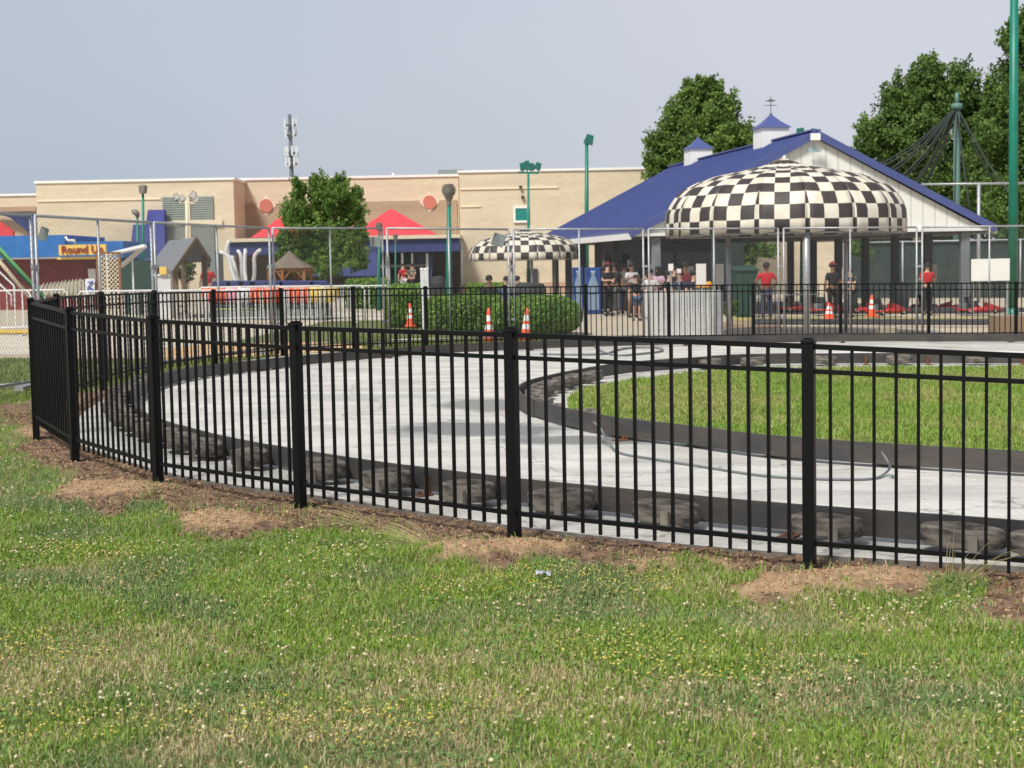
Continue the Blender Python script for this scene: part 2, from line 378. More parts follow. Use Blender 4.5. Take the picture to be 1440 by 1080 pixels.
top = [bm.verts.new((p.x, p.y, zg(p.x)+SLABZ)) for p in slab]; bot = [bm.verts.new((p.x, p.y, zg(p.x)-.2)) for p in slab]
f = bm.faces.new(top); n = len(top)
for i in range(n): q = bm.faces.new((top[i], bot[i], bot[(i+1) % n], top[(i+1) % n])); q.material_index = 1
bm.normal_update()
bmesh.ops.triangulate(bm, faces=[f]); bmesh.ops.recalc_face_normals(bm, faces=bm.faces); bm.to_mesh(me); bm.free()
me.materials.append(M['conc']); me.materials.append(M['edgec'])
o = bpy.data.objects.new('track_slab', me); C.objects.link(o); o['kind'] = 'structure'

# --- infield lawn
INF = [(799, 570), (806, 562), (828, 553), (880, 544), (944, 535), (1010, 528), (1060, 526), (1218, 524), (1440, 523), (1640, 523), (1640, 660), (1440, 655), (1300, 645), (1179, 637), (1060, 628), (944, 616), (883, 607), (844, 596), (812, 588), (800, 580)]
infw = gpoly(INF)
M['infield_soil'] = mat('infield_turf_base', (.10, .13, .035), .95, c2=(.16, .17, .055), scale=1.5, detail=6)
sheet('infield_lawn', infw, SLABZ+.02, M['infield_soil'])
def inpoly(x, y, P):
    c = np.zeros(x.shape, bool); n = len(P)
    for i in range(n):
        x1, y1 = P[i][0], P[i][1]; x2, y2 = P[(i+1) % n][0], P[(i+1) % n][1]
        if y1 == y2: continue
        c ^= ((y1 > y) != (y2 > y)) & (x < (x2-x1)*(y-y1)/(y2-y1)+x1)
    return c

# --- foreground terrain: lawn with the strip of bare soil along the fence
BND = [(-60, 585), (0, 575), (30, 612), (25, 640), (75, 655), (105, 668), (80, 705), (100, 716), (150, 722), (205, 700), (240, 712), (232, 742), (262, 752), (330, 752), (400, 748), (470, 742), (560, 748), (605, 775), (640, 792), (700, 800), (760, 790),
       (830, 792), (900, 802), (980, 806), (1040, 812), (1065, 845), (1105, 858), (1160, 842), (1240, 836), (1300, 838), (1330, 815), (1365, 812), (1395, 850), (1440, 872), (1700, 900)]
bndw = gpoly(BND)
bnx = [p.x for p in bndw]; 
soil_poly = [(p.x, p.y) for p in bndw]+[(4.5, 9), (3, 12), (-2, 20), (-5, 22), (-6.2, 16.5), (-5.6, 14.5)]
orange_blobs = [(145, 692, .50, .38), (295, 735, .42, .26), (650, 778, .35, .2), (1110, 830, .5, .28), (1230, 820, .5, .2), (960, 800, .3, .12), (30, 610, .3, .3), (720, 775, .35, .15)]
OB = [(gnd(a, c), r1, r2) for a, c, r1, r2 in orange_blobs]
def soil_mask(X, Y):
    nx = np.array([noise.noise(Vector((x*2.6, y*2.6, 0)))*.18+noise.noise(Vector((x*9, y*9, 3)))*.12 for x, y in zip(X, Y)])
    ny = np.array([noise.noise(Vector((x*2.6+40, y*2.6, 9)))*.18+noise.noise(Vector((x*9+11, y*9, 5)))*.12 for x, y in zip(X, Y)])
    return inpoly(X+nx, Y+ny, soil_poly)
gx = np.linspace(-11, 7, 361); gy = np.linspace(3.2, 21.0, 357)
GX, GY = np.meshgrid(gx, gy); X = GX.ravel(); Y = GY.ravel()
sm = soil_mask(X, Y).astype(float)
# blur mask a little
S2 = sm.reshape(GX.shape).copy()
for _ in range(2):
    S2[1:-1, 1:-1] = (S2[1:-1, 1:-1]*2+S2[:-2, 1:-1]+S2[2:, 1:-1]+S2[1:-1, :-2]+S2[1:-1, 2:])/6
sm = S2.ravel()
org = np.zeros_like(X)
for p, r1, r2 in OB: org = np.maximum(org, np.exp(-(((X-p.x)/r1)**2+((Y-p.y)/r2)**2)*1.2))
def terr(x, y):
    return noise.noise(Vector((x*.8, y*.8, 1)))*.02
Z = np.array([zg(x) for x in X])-.035
Z += np.array([noise.noise(Vector((x*.8, y*.8, 1)))*.02+noise.noise(Vector((x*3, y*3, 2)))*.008 for x, y in zip(X, Y)])
Z += sm*np.array([abs(noise.noise(Vector((x*5, y*5, 7))))*.035+noise.noise(Vector((x*14, y*14, 5)))*.018 for x, y in zip(X, Y)])
Z += org*.085+sm*.022
inside = inpoly(X, Y, [(p.x, p.y) for p in offset_line(fsm, .38 if (offset_line(fsm, .3)[len(fsm)//2]-mid).length < (fsm[len(fsm)//2]-mid).length else -.38)]+[(14, 30), (14, 7)])
Z = np.where(inside, np.array([zg(x) for x in X])-.10, Z)
H_, W_ = GX.shape
me = bpy.data.meshes.new('lawn'); nv = len(X)
co = np.stack([X, Y, Z], 1).ravel()
idx = (np.arange(H_-1)[:, None]*W_+np.arange(W_-1)[None, :]).ravel()
fc = np.stack([idx, idx+1, idx+1+W_, idx+W_], 1)
me.vertices.add(nv); me.vertices.foreach_set('co', co)
me.loops.add(fc.size); me.loops.foreach_set('vertex_index', fc.ravel())
me.polygons.add(len(fc)); me.polygons.foreach_set('loop_start', np.arange(0, fc.size, 4)); me.polygons.foreach_set('loop_total', np.full(len(fc), 4))
me.polygons.foreach_set('use_smooth', np.ones(len(fc), bool)); me.update()
a = me.attributes.new('soil', 'FLOAT', 'POINT'); a.data.foreach_set('value', sm)
a = me.attributes.new('sandy', 'FLOAT', 'POINT'); a.data.foreach_set('value', org)
m = bpy.data.materials.new('lawn_soil'); m.use_nodes = True; t = m.node_tree; bs = t.nodes['Principled BSDF']; L = t.links.new
g = nd(t, 'ShaderNodeNewGeometry')
def nz(sc, det=5):
    n = nd(t, 'ShaderNodeTexNoise', Scale=sc, Detail=det); L(g.outputs['Position'], n.inputs['Vector']); return n
def rmp(src, p0, c0, p1, c1):
    r = nd(t, 'ShaderNodeValToRGB'); r.color_ramp.elements[0].position = p0; r.color_ramp.elements[0].color = rgba(c0); r.color_ramp.elements[1].position = p1; r.color_ramp.elements[1].color = rgba(c1); L(src, r.inputs[0]); return r
gr = rmp(nz(6).outputs[0], .3, (.11, .13, .04), .7, (.22, .19, .09))
so1 = rmp(nz(14, 8).outputs[0], .3, (.085, .05, .032), .7, (.26, .165, .10))
so2 = rmp(nz(22, 8).outputs[0], .3, (.24, .14, .075), .7, (.44, .30, .18))
ao = nd(t, 'ShaderNodeAttribute', attribute_name='sandy'); asx = nd(t, 'ShaderNodeAttribute', attribute_name='soil')
ad = nd(t, 'ShaderNodeMath', operation='ADD'); L(ao.outputs['Fac'], ad.inputs[0]); L(nz(7, 6).outputs[0], ad.inputs[1])
rr = rmp(ad.outputs[0], .72, (0, 0, 0), .95, (1, 1, 1))
m1 = nd(t, 'ShaderNodeMix', data_type='RGBA'); L(rr.outputs[0], m1.inputs[0]); L(so1.outputs[0], m1.inputs[6]); L(so2.outputs[0], m1.inputs[7])
m2 = nd(t, 'ShaderNodeMix', data_type='RGBA'); L(asx.outputs['Fac'], m2.inputs[0]); L(gr.outputs[0], m2.inputs[6]); L(m1.outputs[2], m2.inputs[7])
L(m2.outputs[2], bs.inputs['Base Color']); bs.inputs['Roughness'].default_value = .95
bp = nd(t, 'ShaderNodeBump', Strength=.7, Distance=.03); L(nz(35, 6).outputs[0], bp.inputs['Height']); L(bp.outputs[0], bs.inputs['Normal'])
me.materials.append(m)
o = bpy.data.objects.new('lawn', me); C.objects.link(o); o['kind'] = 'structure'
ZG = Z.reshape(GX.shape)
def terr_z(x, y):
    fx = (x-gx[0])/(gx[1]-gx[0]); fy = (y-gy[0])/(gy[1]-gy[0])
    ix = np.clip(fx.astype(int), 0, W_-2); iy = np.clip(fy.astype(int), 0, H_-2); u = fx-ix; v = fy-iy
    return (ZG[iy, ix]*(1-u)*(1-v)+ZG[iy, ix+1]*u*(1-v)+ZG[iy+1, ix]*(1-u)*v+ZG[iy+1, ix+1]*u*v)

# ------------------------------------------------------------------ numpy blades
def np_mesh(name, co, faces_sizes, faces, colr, material, smooth=False):
    me = bpy.data.meshes.new(name)
    me.vertices.add(len(co)); me.vertices.foreach_set('co', co.astype(np.float32).ravel())
    me.loops.add(len(faces)); me.loops.foreach_set('vertex_index', faces.astype(np.int32))
    st = np.concatenate([[0], np.cumsum(faces_sizes)[:-1]])
    me.polygons.add(len(faces_sizes)); me.polygons.foreach_set('loop_start', st.astype(np.int32)); me.polygons.foreach_set('loop_total', faces_sizes.astype(np.int32))
    me.polygons.foreach_set('use_smooth', np.full(len(faces_sizes), smooth)); me.update()
    if colr is not None:
        a = me.attributes.new('tint', 'FLOAT_COLOR', 'POINT'); a.data.foreach_set('color', np.concatenate([colr, np.ones((len(colr), 1))], 1).astype(np.float32).ravel())
    me.materials.append(material)
    o = bpy.data.objects.new(name, me); C.objects.link(o); return o
def blades(name, bx, by, bz, h, w, lean, colr, material):
    n = len(bx); th = rng.uniform(0, 2*PI, n); ph = rng.uniform(0, 2*PI, n)
    dx, dy = np.cos(th)*w/2, np.sin(th)*w/2; lx, ly = np.cos(ph)*lean*h, np.sin(ph)*lean*h
    co = np.zeros((n, 5, 3))
    co[:, 0] = np.stack([bx-dx, by-dy, bz-.01], 1); co[:, 1] = np.stack([bx+dx, by+dy, bz-.01], 1)
    mx, my, mz = bx+lx*.35, by+ly*.35, bz+h*.6
    co[:, 2] = np.stack([mx+dx*.8, my+dy*.8, mz], 1); co[:, 3] = np.stack([mx-dx*.8, my-dy*.8, mz], 1)
    co[:, 4] = np.stack([bx+lx, by+ly, bz+h*np.sqrt(np.maximum(.15, 1-lean**2*.6))], 1)
    base = np.arange(n)[:, None]*5
    fa = np.concatenate([base+np.array([0, 1, 2, 3]), base+np.array([3, 2, 4])], 1).ravel()
    fs = np.tile([4, 3], n)
    return np_mesh(name, co.reshape(-1, 3), fs, fa, np.repeat(colr, 5, 0), material)
M['grass'] = attr_mat('grass_blades', .7, .25)
def nvals(X, Y, s, o=0): return np.array([noise.noise(Vector((x*s+o, y*s-o, o))) for x, y in zip(X, Y)])
def mixc(a, b, t): return np.array(a)[None, :]*(1-t[:, None])+np.array(b)[None, :]*t[:, None]
fpoly = [(p.x, p.y) for p in fsm]
# sample lawn points inside the view wedge
def wedge(n, y0, y1, pw=1.0, marg=1.08):
    u = rng.random(n); y = np.sqrt(y0**2+(y1**2-y0**2)*u); x = rng.uniform(-1, 1, n)*(y*.345*marg+.1); return x, y
xa, ya = wedge(330000, 4.3, 10.5)
xb, yb = wedge(150000, 10.5, 20.5); kb = (xb < -2.0); xb, yb = xb[kb], yb[kb]
x_, y_ = np.concatenate([xa, xb]), np.concatenate([ya, yb])
# keep outside the fence (camera side), plus sparse within the soil
outer = ~inpoly(x_, y_, fpoly+[(16, 34), (16, 7)])
x_, y_ = x_[outer], y_[outer]
sm_ = soil_mask(x_, y_); keep = (~sm_) | (rng.random(len(x_)) < .03)
x_, y_ = x_[keep], y_[keep]; n = len(x_)
dry = np.clip(nvals(x_, y_, .9, 3)*1.2+nvals(x_, y_, 3.1, 8)*.8+(7.0-y_)*.24+.12, 0, 1)
edge = nvals(x_, y_, .6, 21)
h = (1+2.2*np.clip(nvals(x_, y_, 3.6, 77)-.28, 0, 1))*rng.uniform(.022, .055, n)*(1+.5*np.clip(nvals(x_, y_, 1.7, 5), -.6, 1))*(1-.25*dry)
# longer grass near the soil edge
dcol = rng.random(n)
g1 = mixc((.14, .26, .03), (.36, .49, .095), rng.random(n)); g1 = mixc((0, 0, 0), (1, 1, 1), np.ones(n))*g1
cold = mixc((.15, .24, .08), (.24, .34, .13), rng.random(n))
sel = (nvals(x_, y_, 1.3, 31)+rng.normal(0, .15, n) > .2)[:, None]
g1 = np.where(sel, cold, g1)
straw = mixc((.44, .36, .19), (.66, .57, .34), rng.random(n))
isdry = (dcol < dry*.62+.12)[:, None]
cc = np.where(isdry, straw, g1)
o = blades('lawn_grass', x_, y_, terr_z(x_, y_), h, rng.uniform(.0035, .0065, n), rng.uniform(.15, .95, n), cc, M['grass'])
tag(o, 'mown green lawn with dry straw patches in front of the black fence', 'grass', kind='stuff')
print('blades', n)
# clover leaves
xc, yc = wedge(60000, 4.3, 15); k = ~inpoly(xc, yc, fpoly+[(16, 34), (16, 7)]); xc, yc = xc[k], yc[k]
k = ~soil_mask(xc, yc); xc, yc = xc[k], yc[k]; k = nvals(xc, yc, 1.1, 17) > -.12; xc, yc = xc[k], yc[k]; n = len(xc)
zc = terr_z(xc, yc)+rng.uniform(.012, .04, n); co = np.zeros((n, 4, 3)); r_ = rng.uniform(.006, .011, n); th = rng.uniform(0, 2*PI, n); tl = rng.uniform(-.5, .5, (n, 2))
for j in range(4):
    aa = th+j*PI/2; co[:, j] = np.stack([xc+np.cos(aa)*r_, yc+np.sin(aa)*r_, zc+(np.cos(aa)*tl[:, 0]+np.sin(aa)*tl[:, 1])*r_], 1)
o = np_mesh('clover_leaves', co.reshape(-1, 3), np.full(n, 4), np.arange(n*4), np.repeat(mixc((.10, .21, .05), (.20, .33, .11), rng.random(n)), 4, 0), M['grass'])
tag(o, 'low clover leaves spread through the front lawn', 'clover', kind='stuff')
# clover heads and yellow flowers
ico = bmesh.new(); bmesh.ops.create_icosphere(ico, subdivisions=1, radius=1); iv = np.array([v.co[:] for v in ico.verts]); ifc = np.array([[v.index for v in f.verts] for f in ico.faces]); ico.free()
def dots(name, x, y, z, r, colr, flat=.8):
    n = len(x); co = iv[None]*r[:, None, None]*np.array([1, 1, flat])+np.stack([x, y, z], 1)[:, None]
    co = co+rng.normal(0, .12, co.shape)*r[:, None, None]
    fa = (np.arange(n)[:, None, None]*len(iv)+ifc[None]).ravel()
    return np_mesh(name, co.reshape(-1, 3), np.full(n*len(ifc), 3), fa, np.repeat(colr, len(iv), 0), M['grass'], False)
xc, yc = wedge(17000, 4.3, 15); k = ~inpoly(xc, yc, fpoly+[(16, 34), (16, 7)]); xc, yc = xc[k], yc[k]; k = ~soil_mask(xc, yc); xc, yc = xc[k], yc[k]
k = nvals(xc, yc, 1.3, 57)+nvals(xc, yc, 4, 7)*.5+.22 > rng.random(len(xc))*.9; xc, yc = xc[k], yc[k]; n = len(xc)
o = dots('clover_flowers', xc, yc, terr_z(xc, yc)+rng.uniform(.03, .06, n), rng.uniform(.0035, .009, n), mixc((.58, .46, .24), (.76, .70, .48), rng.random(n)))
tag(o, 'cream clover flower heads dotting the front lawn', 'clover flowers', kind='stuff'); print('clover', n)
xc, yc = wedge(14000, 4.3, 9); k = ~inpoly(xc, yc, fpoly+[(16, 34), (16, 7)]); xc, yc = xc[k], yc[k]; k = ~soil_mask(xc, yc); xc, yc = xc[k], yc[k]
k = nvals(xc, yc, 1.2, 91) > .2+rng.normal(0, .06, len(xc)); xc, yc = xc[k], yc[k]; n = len(xc)
o = dots('yellow_flowers', xc, yc, terr_z(xc, yc)+rng.uniform(.02, .05, n), rng.uniform(.003, .0075, n), mixc((.66, .54, .08), (.76, .68, .28), rng.random(n)), .6)
tag(o, 'tiny yellow flowers clustered in the front lawn', 'flowers', kind='stuff')
# infield grass
xm0, xm1 = min(p.x for p in infw), max(p.x for p in infw); ym0, ym1 = min(p.y for p in infw), max(p.y for p in infw)
xi = rng.uniform(xm0, xm1, 260000); yi = rng.uniform(ym0, ym1, 260000); k = inpoly(xi, yi, infw) & (xi < yi*.37+.2); xi, yi = xi[k], yi[k]; n = len(xi)
dr = np.clip(nvals(xi, yi, .7, 2)+.25+(yi > 16)*.1+(np.exp(-((xi-1.9)**2/1.2+(yi-17)**2/2))), 0, 1)
cc = np.where((rng.random(n) < dr*.7)[:, None], mixc((.36, .38, .12), (.48, .44, .19), rng.random(n)), mixc((.19, .31, .045), (.32, .46, .10), rng.random(n)))
o = blades('infield_grass', xi, yi, np.array([zg(x) for x in xi])+SLABZ+.02, rng.uniform(.04, .10, n)*(1+.4*nvals(xi, yi, 1.5, 4)), rng.uniform(.008, .014, n), rng.uniform(.1, .8, n), cc, M['grass'])
tag(o, 'bright green turf filling the island inside the inner bumper rail', 'grass', kind='stuff')
# verge grass beyond the fence
xi = rng.uniform(-14, 3, 160000); yi = rng.uniform(15, 36, 160000)
vp = [(p.x, p.y) for p in gpoly([(-500, 497), (230, 503), (300, 500), (470, 494), (520, 485), (470, 476), (460, 449), (560, 447), (700, 460), (790, 474), (830, 489), (600, 505), (300, 545), (100, 640), (-200, 660), (-900, 660)])]
k = inpoly(xi, yi, vp) & (np.abs(xi) < yi*.36+.3) & ~inpoly(xi, yi, fpoly+[(16, 34), (16, 7)]); xi, yi = xi[k], yi[k]; n = len(xi)
o = blades('verge_grass', xi, yi, np.array([zg(x) for x in xi])-.06, rng.uniform(.03, .09, n), rng.uniform(.012, .02, n), rng.uniform(.2, .9, n), mixc((.14, .21, .05), (.32, .35, .13), rng.random(n)), M['grass'])
tag(o, 'rough grass verge outside the far and left fence', 'grass', kind='stuff')
# wood chips and clods on the bare soil
xc = rng.uniform(-6.5, 4, 90000); yc = rng.uniform(6.5, 17, 90000); k = soil_mask(xc, yc) & (np.abs(xc) < yc*.36+.3); xc, yc = xc[k], yc[k]
k = ~inpoly(xc, yc, [(p.x, p.y) for p in so]+[(14, 30), (14, 7)]); xc, yc = xc[k], yc[k]; n = len(xc)
rr_ = rng.uniform(.003, .0085, n)*np.where(rng.random(n) < .02, 2.0, 1)
pal = np.array([(.10, .058, .036), (.17, .10, .06), (.26, .165, .10), (.42, .29, .17), (.08, .05, .035)])[rng.integers(0, 5, n)]
og = np.zeros(n)
for p, r1, r2 in OB: og = np.maximum(og, np.exp(-(((xc-p.x)/r1)**2+((yc-p.y)/r2)**2)*1.2))
pal = np.where((og > .22)[:, None], mixc((.26, .155, .085), (.46, .32, .19), rng.random(n)), pal)
co = iv[None]*rr_[:, None, None]*rng.uniform(.4, 1.8, (n, 1, 3))+np.stack([xc, yc, terr_z(xc, yc)+.003], 1)[:, None]
o = np_mesh('mulch_chips', co.reshape(-1, 3), np.full(n*len(ifc), 3), (np.arange(n)[:, None, None]*len(iv)+ifc[None]).ravel(), np.repeat(pal, len(iv), 0), attr_mat('bark_mulch', .95))
tag(o, 'brown bark mulch and clods along the foot of the black fence', 'mulch', kind='stuff'); print('chips', n)

# ------------------------------------------------------------------ dry grass tufts
M['straw'] = mat('dry_grass_stems', (.46, .38, .19), .8, c2=(.36, .33, .14), scale=30)
M['tuftgreen'] = mat('green_grass_stems', (.13, .22, .05), .8, c2=(.2, .27, .08), scale=30)
def tuft(px, py, n, L, spread, dirx, label, green=.3, w=.0022, seed=0):
    rd = random.Random(seed); p = gnd(px, py, -.02); st = MB(); gn = MB()
    for i in range(n):
        a = rd.uniform(0, 2*PI); r = rd.uniform(0, .04); l = L*rd.uniform(.45, 1)
        d = Vector((math.cos(a)*spread+dirx*rd.uniform(.4, 1.1), math.sin(a)*spread*.7, rd.uniform(.5, 1))).normalized()
        q = p+Vector((math.cos(a)*r, math.sin(a)*r, -.02)); pts = []
        for k in range(5): u = k/4; pts.append(q+d*l*u+Vector((dirx*.1, 0, -.35))*l*u*u)
        mb = gn if rd.random() < green else st
        mb.tube(pts, w, 3, w*.3, cap=False)
    st.cur = 0
    root = thing('grass_tuft', label, 'grass tuft', p, 'straggly grass tufts by the fence')
    st.build('dry_stems', M['straw'], root)
    if gn.v: gn.build('green_stems', M['tuftgreen'], root)
tuft(604, 772, 46, .42, .25, -.95, 'straw-coloured grass clump leaning left over the mulch between two fence posts', .15, seed=1)
tuft(530, 745, 34, .45, .25, -1.6, 'flattened straw-green grass clump left of the leaning straw clump', .5, seed=2)
tuft(214, 706, 40, .30, .3, -.1, 'upright pale grass clump at the foot of the fence post beside the sandy mound', .5, seed=3)
tuft(1340, 828, 22, .55, .35, .35, 'tall wispy dry grass standing against the fence near the right edge', .1, seed=4)
tuft(1362, 832, 60, .2, .5, 0, 'short dense green grass clump under the wispy dry stems at right', .95, w=.003, seed=5)
tuft(1250, 838, 26, .3, .3, -1.0, 'low dry grass clump lying over the sandy soil at right', .3, seed=6)
tuft(1010, 812, 26, .22, .5, .8, 'yellow-green grass clump at the mulch edge left of the rightmost near post', .6, seed=7)
tuft(300, 722, 30, .18, .5, .3, 'small grey-green weed clump between the two sandy mounds', .6, seed=8)
# litter
p = gnd(764, 812); b = MB(); rd = random.Random(3); G = 6
vs = [(p.x+(i/G-.5)*.075, p.y+(j/G-.5)*.05, p.z+.012+rd.uniform(0, .025)) for j in range(G+1) for i in range(G+1)]
b.add(vs, [(j*(G+1)+i, j*(G+1)+i+1, (j+1)*(G+1)+i+1, (j+1)*(G+1)+i) for j in range(G) for i in range(G)])
o = one('plastic_litter', b, M['plastic'], 'crumpled clear plastic wrapper lying in the grass in front of the fence', 'litter', loc=p)
md = o.modifiers.new('thick', 'SOLIDIFY'); md.thickness = .002

# ------------------------------------------------------------------ black fence
fence = thing('metal_fence', 'black aluminium picket fence curving right around the concrete kart track', 'fence', (PT[6].x, PT[6].y, zg(PT[6].x)))
for i, tp in enumerate(PT):
    a = PT[max(i-1, 0)]; c = PT[min(i+1, len(PT)-1)]; an = math.atan2(c.y-a.y, c.x-a.x); w = .0635
    z0 = min(tp.z-FH, zg(tp.x)-.03)-.08
    def prof(mb, half, za, zb):
        ca, sa = math.cos(an), math.sin(an)
        q = [(tp.x+ca*sx*half-sa*sy*half, tp.y+sa*sx*half+ca*sy*half) for sx, sy in ((-1, -1), (1, -1), (1, 1), (-1, 1))]
        mb.add([(x, y, za) for x, y in q]+[(x, y, zb) for x, y in q], [(3, 2, 1, 0), (4, 5, 6, 7), (0, 1, 5, 4), (1, 2, 6, 5), (2, 3, 7, 6), (3, 0, 4, 7)])
    b = MB(); prof(b, w/2, z0, tp.z-.012); po = b.build('fence_post', M['black'], fence, bevel=.004)
    WL[po.name] = WL[fence.name]
    if i < 17:
        b = MB(); prof(b, w/2+.004, tp.z-.03, tp.z-.008); prof(b, w/2-.008, tp.z-.008, tp.z+.004); b.build('post_cap', M['black'], po, bevel=.003)
for i in range(len(PT)-1):
    a, c = PT[i], PT[i+1]; d = (c-a); L_ = Vector((d.x, d.y, 0)).length; dn = d/d.length
    near = i < 6
    rails = MB(); lower = []
    for dz, hh in ((-.045, .028), (-.175, .024), (-FH+.135, .026)):
        mb_ = rails
        if near and dz < -.1: mb_ = MB(); lower.append(mb_)
        mb_.bar(a+Vector((0, 0, dz))+dn*.03, c+Vector((0, 0, dz))-dn*.03, .026, hh)
    nP = 15; pk = []
    for k in range(nP):
        u = (k+1)/(nP+1); q = a+d*u; pk.append(q)
    an = math.atan2(d.y, d.x); ca, sa = math.cos(an), math.sin(an); hw = .0085 if i < 8 else .0085
    def picket(mb, q, org=(0, 0, 0)):
        zt = q.z-.052; zb = q.z-FH+.06
        qq = [(q.x+ca*sx*hw-sa*sy*hw, q.y+sa*sx*hw+ca*sy*hw) for sx, sy in ((-1, -1), (1, -1), (1, 1), (-1, 1))]
        mb.add([(x, y, zb) for x, y in qq]+[(x, y, zt) for x, y in qq], [(3, 2, 1, 0), (4, 5, 6, 7), (0, 1, 5, 4), (1, 2, 6, 5), (2, 3, 7, 6), (3, 0, 4, 7)])
    if not near:
        for q in pk: picket(rails, q)
    pn = rails.build('fence_panel', M['black'], fence); WL[pn.name] = WL[fence.name]
    if near:
        for lr in lower: lr.build('rail', M['black'], pn)
        for q in pk:
            b = MB(); picket(b, q); b.build('picket', M['black'], pn)

# ------------------------------------------------------------------ bumper rails and tyres
def bumper(path, h, thick, name, label, lift=.025):
    P = catmull([Vector((p[0], p[1], 0)) for p in path], .22)
    root = thing(name, label, 'bumper rail', (P[0].x, P[0].y, zg(P[0].x)))
    # band in sections, slightly misaligned at each joint
    L = resample(P, .25); sec = 7; i = 0
    rd = random.Random(5)
    while i < len(L)-1:
        seg = L[i:i+sec+1]
        if len(seg) < 2: break
        off = rd.uniform(-.012, .012); zz = rd.uniform(-.006, .006); vs = []; 
        for k, p in enumerate(seg):
            aa = seg[max(k-1, 0)]; cc = seg[min(k+1, len(seg)-1)]; tt = (cc-aa).normalized(); nn = Vector((-tt.y, tt.x, 0))
            z0 = zg(p.x)+SLABZ+lift+zz
            for s_, z_ in ((-thick/2, z0), (thick/2, z0), (thick/2, z0+h), (-thick/2, z0+h)):
                q = p+nn*(s_+off); vs.append((q.x, q.y, z_))
        b = MB(); n = len(seg)
        b.add(vs, [(k*4+j, k*4+(j+1) % 4, (k+1)*4+(j+1) % 4, (k+1)*4+j) for k in range(n-1) for j in range(4)]+[(0, 1, 2, 3), ((n-1)*4+3, (n-1)*4+2, (n-1)*4+1, (n-1)*4)])
        b.build('rail_section', M['rail'], root)
        i += sec
    return root, L
NEAR = [(1700, 7.95), (1440, 8.5), (1218, 8.9), (1060, 9.22), (865, 9.77), (730, 10.2), (560, 10.96), (432, 11.75), (350, 12.45), (300, 13.0), (250, 13.8), (212, 14.7), (192, 15.7), (187, 16.9), (193, 18.1), (225, 20.1), (285, 21.8), (360, 23.2), (440, 24.7), (540, 26.4), (600, 27.3), (700, 28.6), (812, 29.6), (917, 30.4), (1060, 31.3), (1218, 31.9), (1440, 32.05), (1600, 32.05)]
NP = [col(a, d) for a, d in NEAR]
orail, OL = bumper([(p.x, p.y) for p in NP], .155, .03, 'outer_bumper_rail', 'long dark steel bumper rail following the outer edge of the kart track')
INNER = [(1640, 11.3), (1440, 11.65), (1297, 12.0), (1165, 12.4), (1060, 12.85), (997, 13.3), (944, 13.7), (880, 14.1), (838, 14.6), (807, 15.0), (767, 15.8), (742, 16.5), (731, 17.3), (731, 18.0), (746, 19.0), (791, 20.4), (828, 21.3), (870, 22.3), (912, 23.0), (1000, 24.0), (1060, 24.5), (1218, 24.9), (1440, 24.9), (1600, 24.9)]
IP = [col(a, d) for a, d in INNER]
irail, IL = bumper([(p.x, p.y) for p in IP], .165, .03, 'inner_bumper_rail', 'dark steel bumper rail curling around the grass island of the kart track')
def brackets(root, L, idxs, side, hb=.13):
    for i in idxs:
        if i >= len(L)-1: continue
        p = L[i]; tt = (L[i+1]-L[i]).normalized(); nn = Vector((-tt.y, tt.x, 0))*side; z = zg(p.x)+SLABZ
        q = p+nn*.035; b = MB(); b.bar(q+Vector((0, 0, z)), q+Vector((0, 0, z+hb)), .045, .03, up=tt)
        b.bar(q+nn*-.01+Vector((0, 0, z+.006)), q+nn*.12+Vector((0, 0, z+.006)), .1, .012)
        b.tube([q+nn*.08+Vector((0, 0, z+.01)), q+nn*.08+Vector((0, 0, z+.035))], .012, 6)
        b.build('bracket', M['rust'], root)
# side: outer rail -> towards fence ; path runs from near right to left to far, left normal is...
tt = (OL[5]-OL[4]); nn = Vector((-tt.y, tt.x, 0)).normalized(); OSIDE = 1 if (OL[4]+nn-Vector((2, 0, 0))).y < OL[4].y else -1
brackets(orail, OL, [9, 20, 31, 42, 53, 64, 76, 90, 104, 118, 132, 146], OSIDE)
brackets(irail, IL, [70, 74, 78, 84, 92, 100], -OSIDE)
brackets(irail, IL, [19, 32], OSIDE, .045)

def tyre_proto(R_=.205, w=.125, hole=.085):
    b = MB(); b.smooth = True
    prof = [(hole, .012), (hole+.03, .002), (R_*.86, 0), (R_*.955, .006), (R_, .020), (R_*1.004, w*.5), (R_, w-.020), (R_*.955, w-.006), (R_*.86, w), (hole+.03, w-.002), (hole, w-.012), (hole-.005, w*.75), (hole+.04, w*.5), (hole-.005, w*.25)]
    b.lathe(prof, n=36, closed=True)
    o = b.build('tyre', M['tyre'])
    return o
tproto = tyre_proto()
tproto['category'] = 'tyre'
first_t = [True]
def put_tyre(x, y, zoff, rz, tiltx, tilty, sc, label, group):
    if first_t[0]: o = tproto; first_t[0] = False
    else: o = tproto.copy(); C.objects.link(o)
    o.location = (x, y, zg(x)+SLABZ+zoff); o.rotation_euler = (tiltx, tilty, rz); o.scale = sc
    o['label'] = label; o['group'] = group; o['category'] = 'tyre'; return o
rd = random.Random(11)
